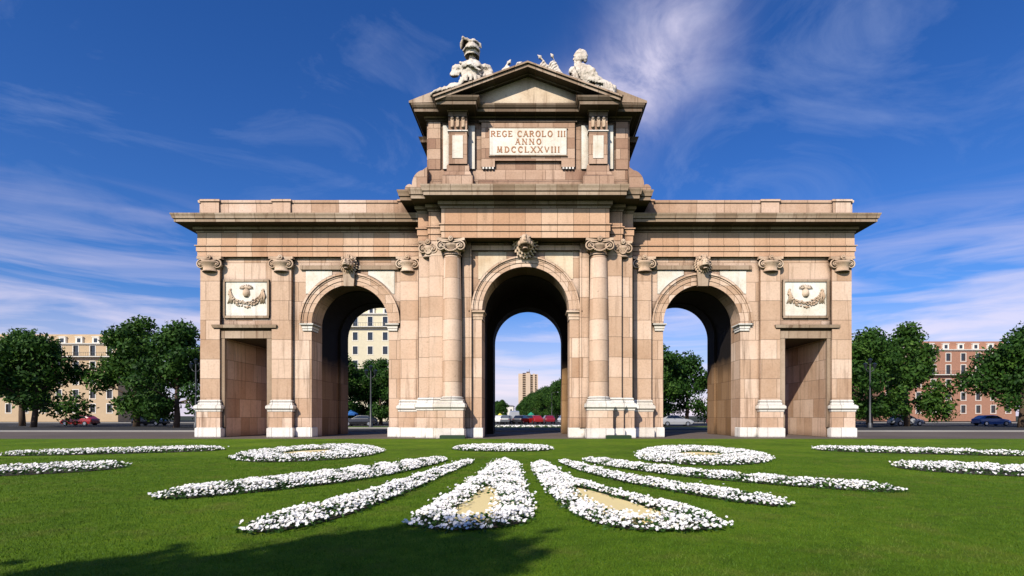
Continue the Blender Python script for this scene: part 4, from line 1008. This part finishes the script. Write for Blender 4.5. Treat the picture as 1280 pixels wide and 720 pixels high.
# ------------------------------------------------------------------ light, sky
AZ, EL = R(27), R(36)
d = Vector((math.sin(AZ)*math.cos(EL), math.cos(AZ)*math.cos(EL), -math.sin(EL)))
sl = bpy.data.lights.new('sun', 'SUN'); sl.energy = 5.0; sl.angle = R(.5); sl.color = (1.0,.93,.82)
so = bpy.data.objects.new('sun', sl); COL.objects.link(so); so.rotation_euler = d.to_track_quat('-Z','Y').to_euler(); so.location = (-20,-40,40)
world = bpy.data.worlds.new('World'); scene.world = world; world.use_nodes = True
wt = world.node_tree; wt.nodes.clear()
t = NT.__new__(NT); t.t = wt
sky = t.n('ShaderNodeTexSky', sky_type='NISHITA'); sky.sun_disc = False; sky.sun_elevation = EL; sky.sun_rotation = math.atan2(-d.x,-d.y); sky.air_density = 1.0; sky.dust_density = .4; sky.ozone_density = 2.5
tc = t.n('ShaderNodeTexCoord'); G0 = tc.outputs['Generated']; sp = t.n('ShaderNodeSeparateXYZ'); t.l(G0, sp.inputs[0])
hs = t.n('ShaderNodeHueSaturation'); t.l(sky.outputs[0], hs.inputs['Color']); hs.inputs['Saturation'].default_value = 1.28; hs.inputs['Value'].default_value = 1.0
base = t.mix(1.0, hs.outputs[0], (.72,.93,1.42,1), 'MULTIPLY')
# thin bands of pinkish cloud low down
el = sp.outputs[2]
low = t.noise(t.scalev(G0, (2.2,2.2,16)), 1.6, 7, .55, dist=.6)
lowm = t.math('MULTIPLY', t.mapr(low, .43, .66), t.mapr(el, .34, .10))
haze = t.mapr(el, .19, .0, 0, .80)
c1 = t.mix(haze, base, (8.8,7.8,9.8,1))
c2 = t.mix(t.math('MULTIPLY', lowm, .7, clamp=True), c1, (10.8,9.4,10.6,1))
# high wisps
hi = t.noise(t.scalev(G0, (2.0,2.0,4.2)), 1.5, 9, .62, dist=1.1)
him = t.math('MULTIPLY', t.mapr(hi, .50, .80), t.mapr(el, .1, .35))
c3 = t.mix(t.math('MULTIPLY', him, .26, clamp=True), c2, (5.6,6.6,9.6,1))
# the bright wispy cloud up on the right
vd = t.n('ShaderNodeVectorMath', operation='NORMALIZE'); t.l(G0, vd.inputs[0])
def blob(cx, cz, sx, sz, rot=0):
    # direction coordinates x/y, z/y
    gx = t.math('SUBTRACT', t.math('DIVIDE', sp.outputs[0], t.math('MAXIMUM', sp.outputs[1], .05)), cx); gz = t.math('SUBTRACT', t.math('DIVIDE', sp.outputs[2], t.math('MAXIMUM', sp.outputs[1], .05)), cz)
    c, s = math.cos(rot), math.sin(rot)
    a = t.math('DIVIDE', t.math('ADD', t.math('MULTIPLY', gx, c), t.math('MULTIPLY', gz, s)), sx); b = t.math('DIVIDE', t.math('SUBTRACT', t.math('MULTIPLY', gz, c), t.math('MULTIPLY', gx, s)), sz)
    r2 = t.math('ADD', t.math('MULTIPLY', a, a), t.math('MULTIPLY', b, b)); return t.math('POWER', 2.718, t.math('MULTIPLY', r2, -1.0))
nz = t.noise(t.scalev(G0, (3,3,4)), 2.2, 9, .6, dist=.8)
bm_ = t.math('ADD', blob(.21,.67,.17,.085,R(58)), t.math('MULTIPLY', blob(.10,.60,.16,.05,R(10)), .6))
cm = t.math('MULTIPLY', bm_, t.mapr(nz, .30, .68, .12, 1.0), clamp=True)
c4 = t.mix(t.math('MULTIPLY', cm, .95, clamp=True), c3, (9.2,8.6,10.6,1))
bg = t.n('ShaderNodeBackground'); t.l(c4, bg.inputs[0]); bg.inputs[1].default_value = .092
wo = t.n('ShaderNodeOutputWorld'); t.l(bg.outputs[0], wo.inputs[0])

# ------------------------------------------------------------------ camera
cam = bpy.data.cameras.new('camera'); co = bpy.data.objects.new('camera', cam); COL.objects.link(co)
co.location = (.67,0,1.3); co.rotation_euler = (R(90),0,0)
cam.sensor_width = 36; cam.lens = 665/1280*36; cam.shift_x = -31/1280; cam.shift_y = 160/1280; cam.clip_end = 8000; cam.clip_start = .1
scene.camera = co
scene.view_settings.view_transform = 'Standard'; scene.view_settings.look = 'None'; scene.view_settings.exposure = 0
scene.render.engine = 'CYCLES'; scene.cycles.use_denoising = True; scene.cycles.max_bounces = 6; scene.cycles.transparent_max_bounces = 4
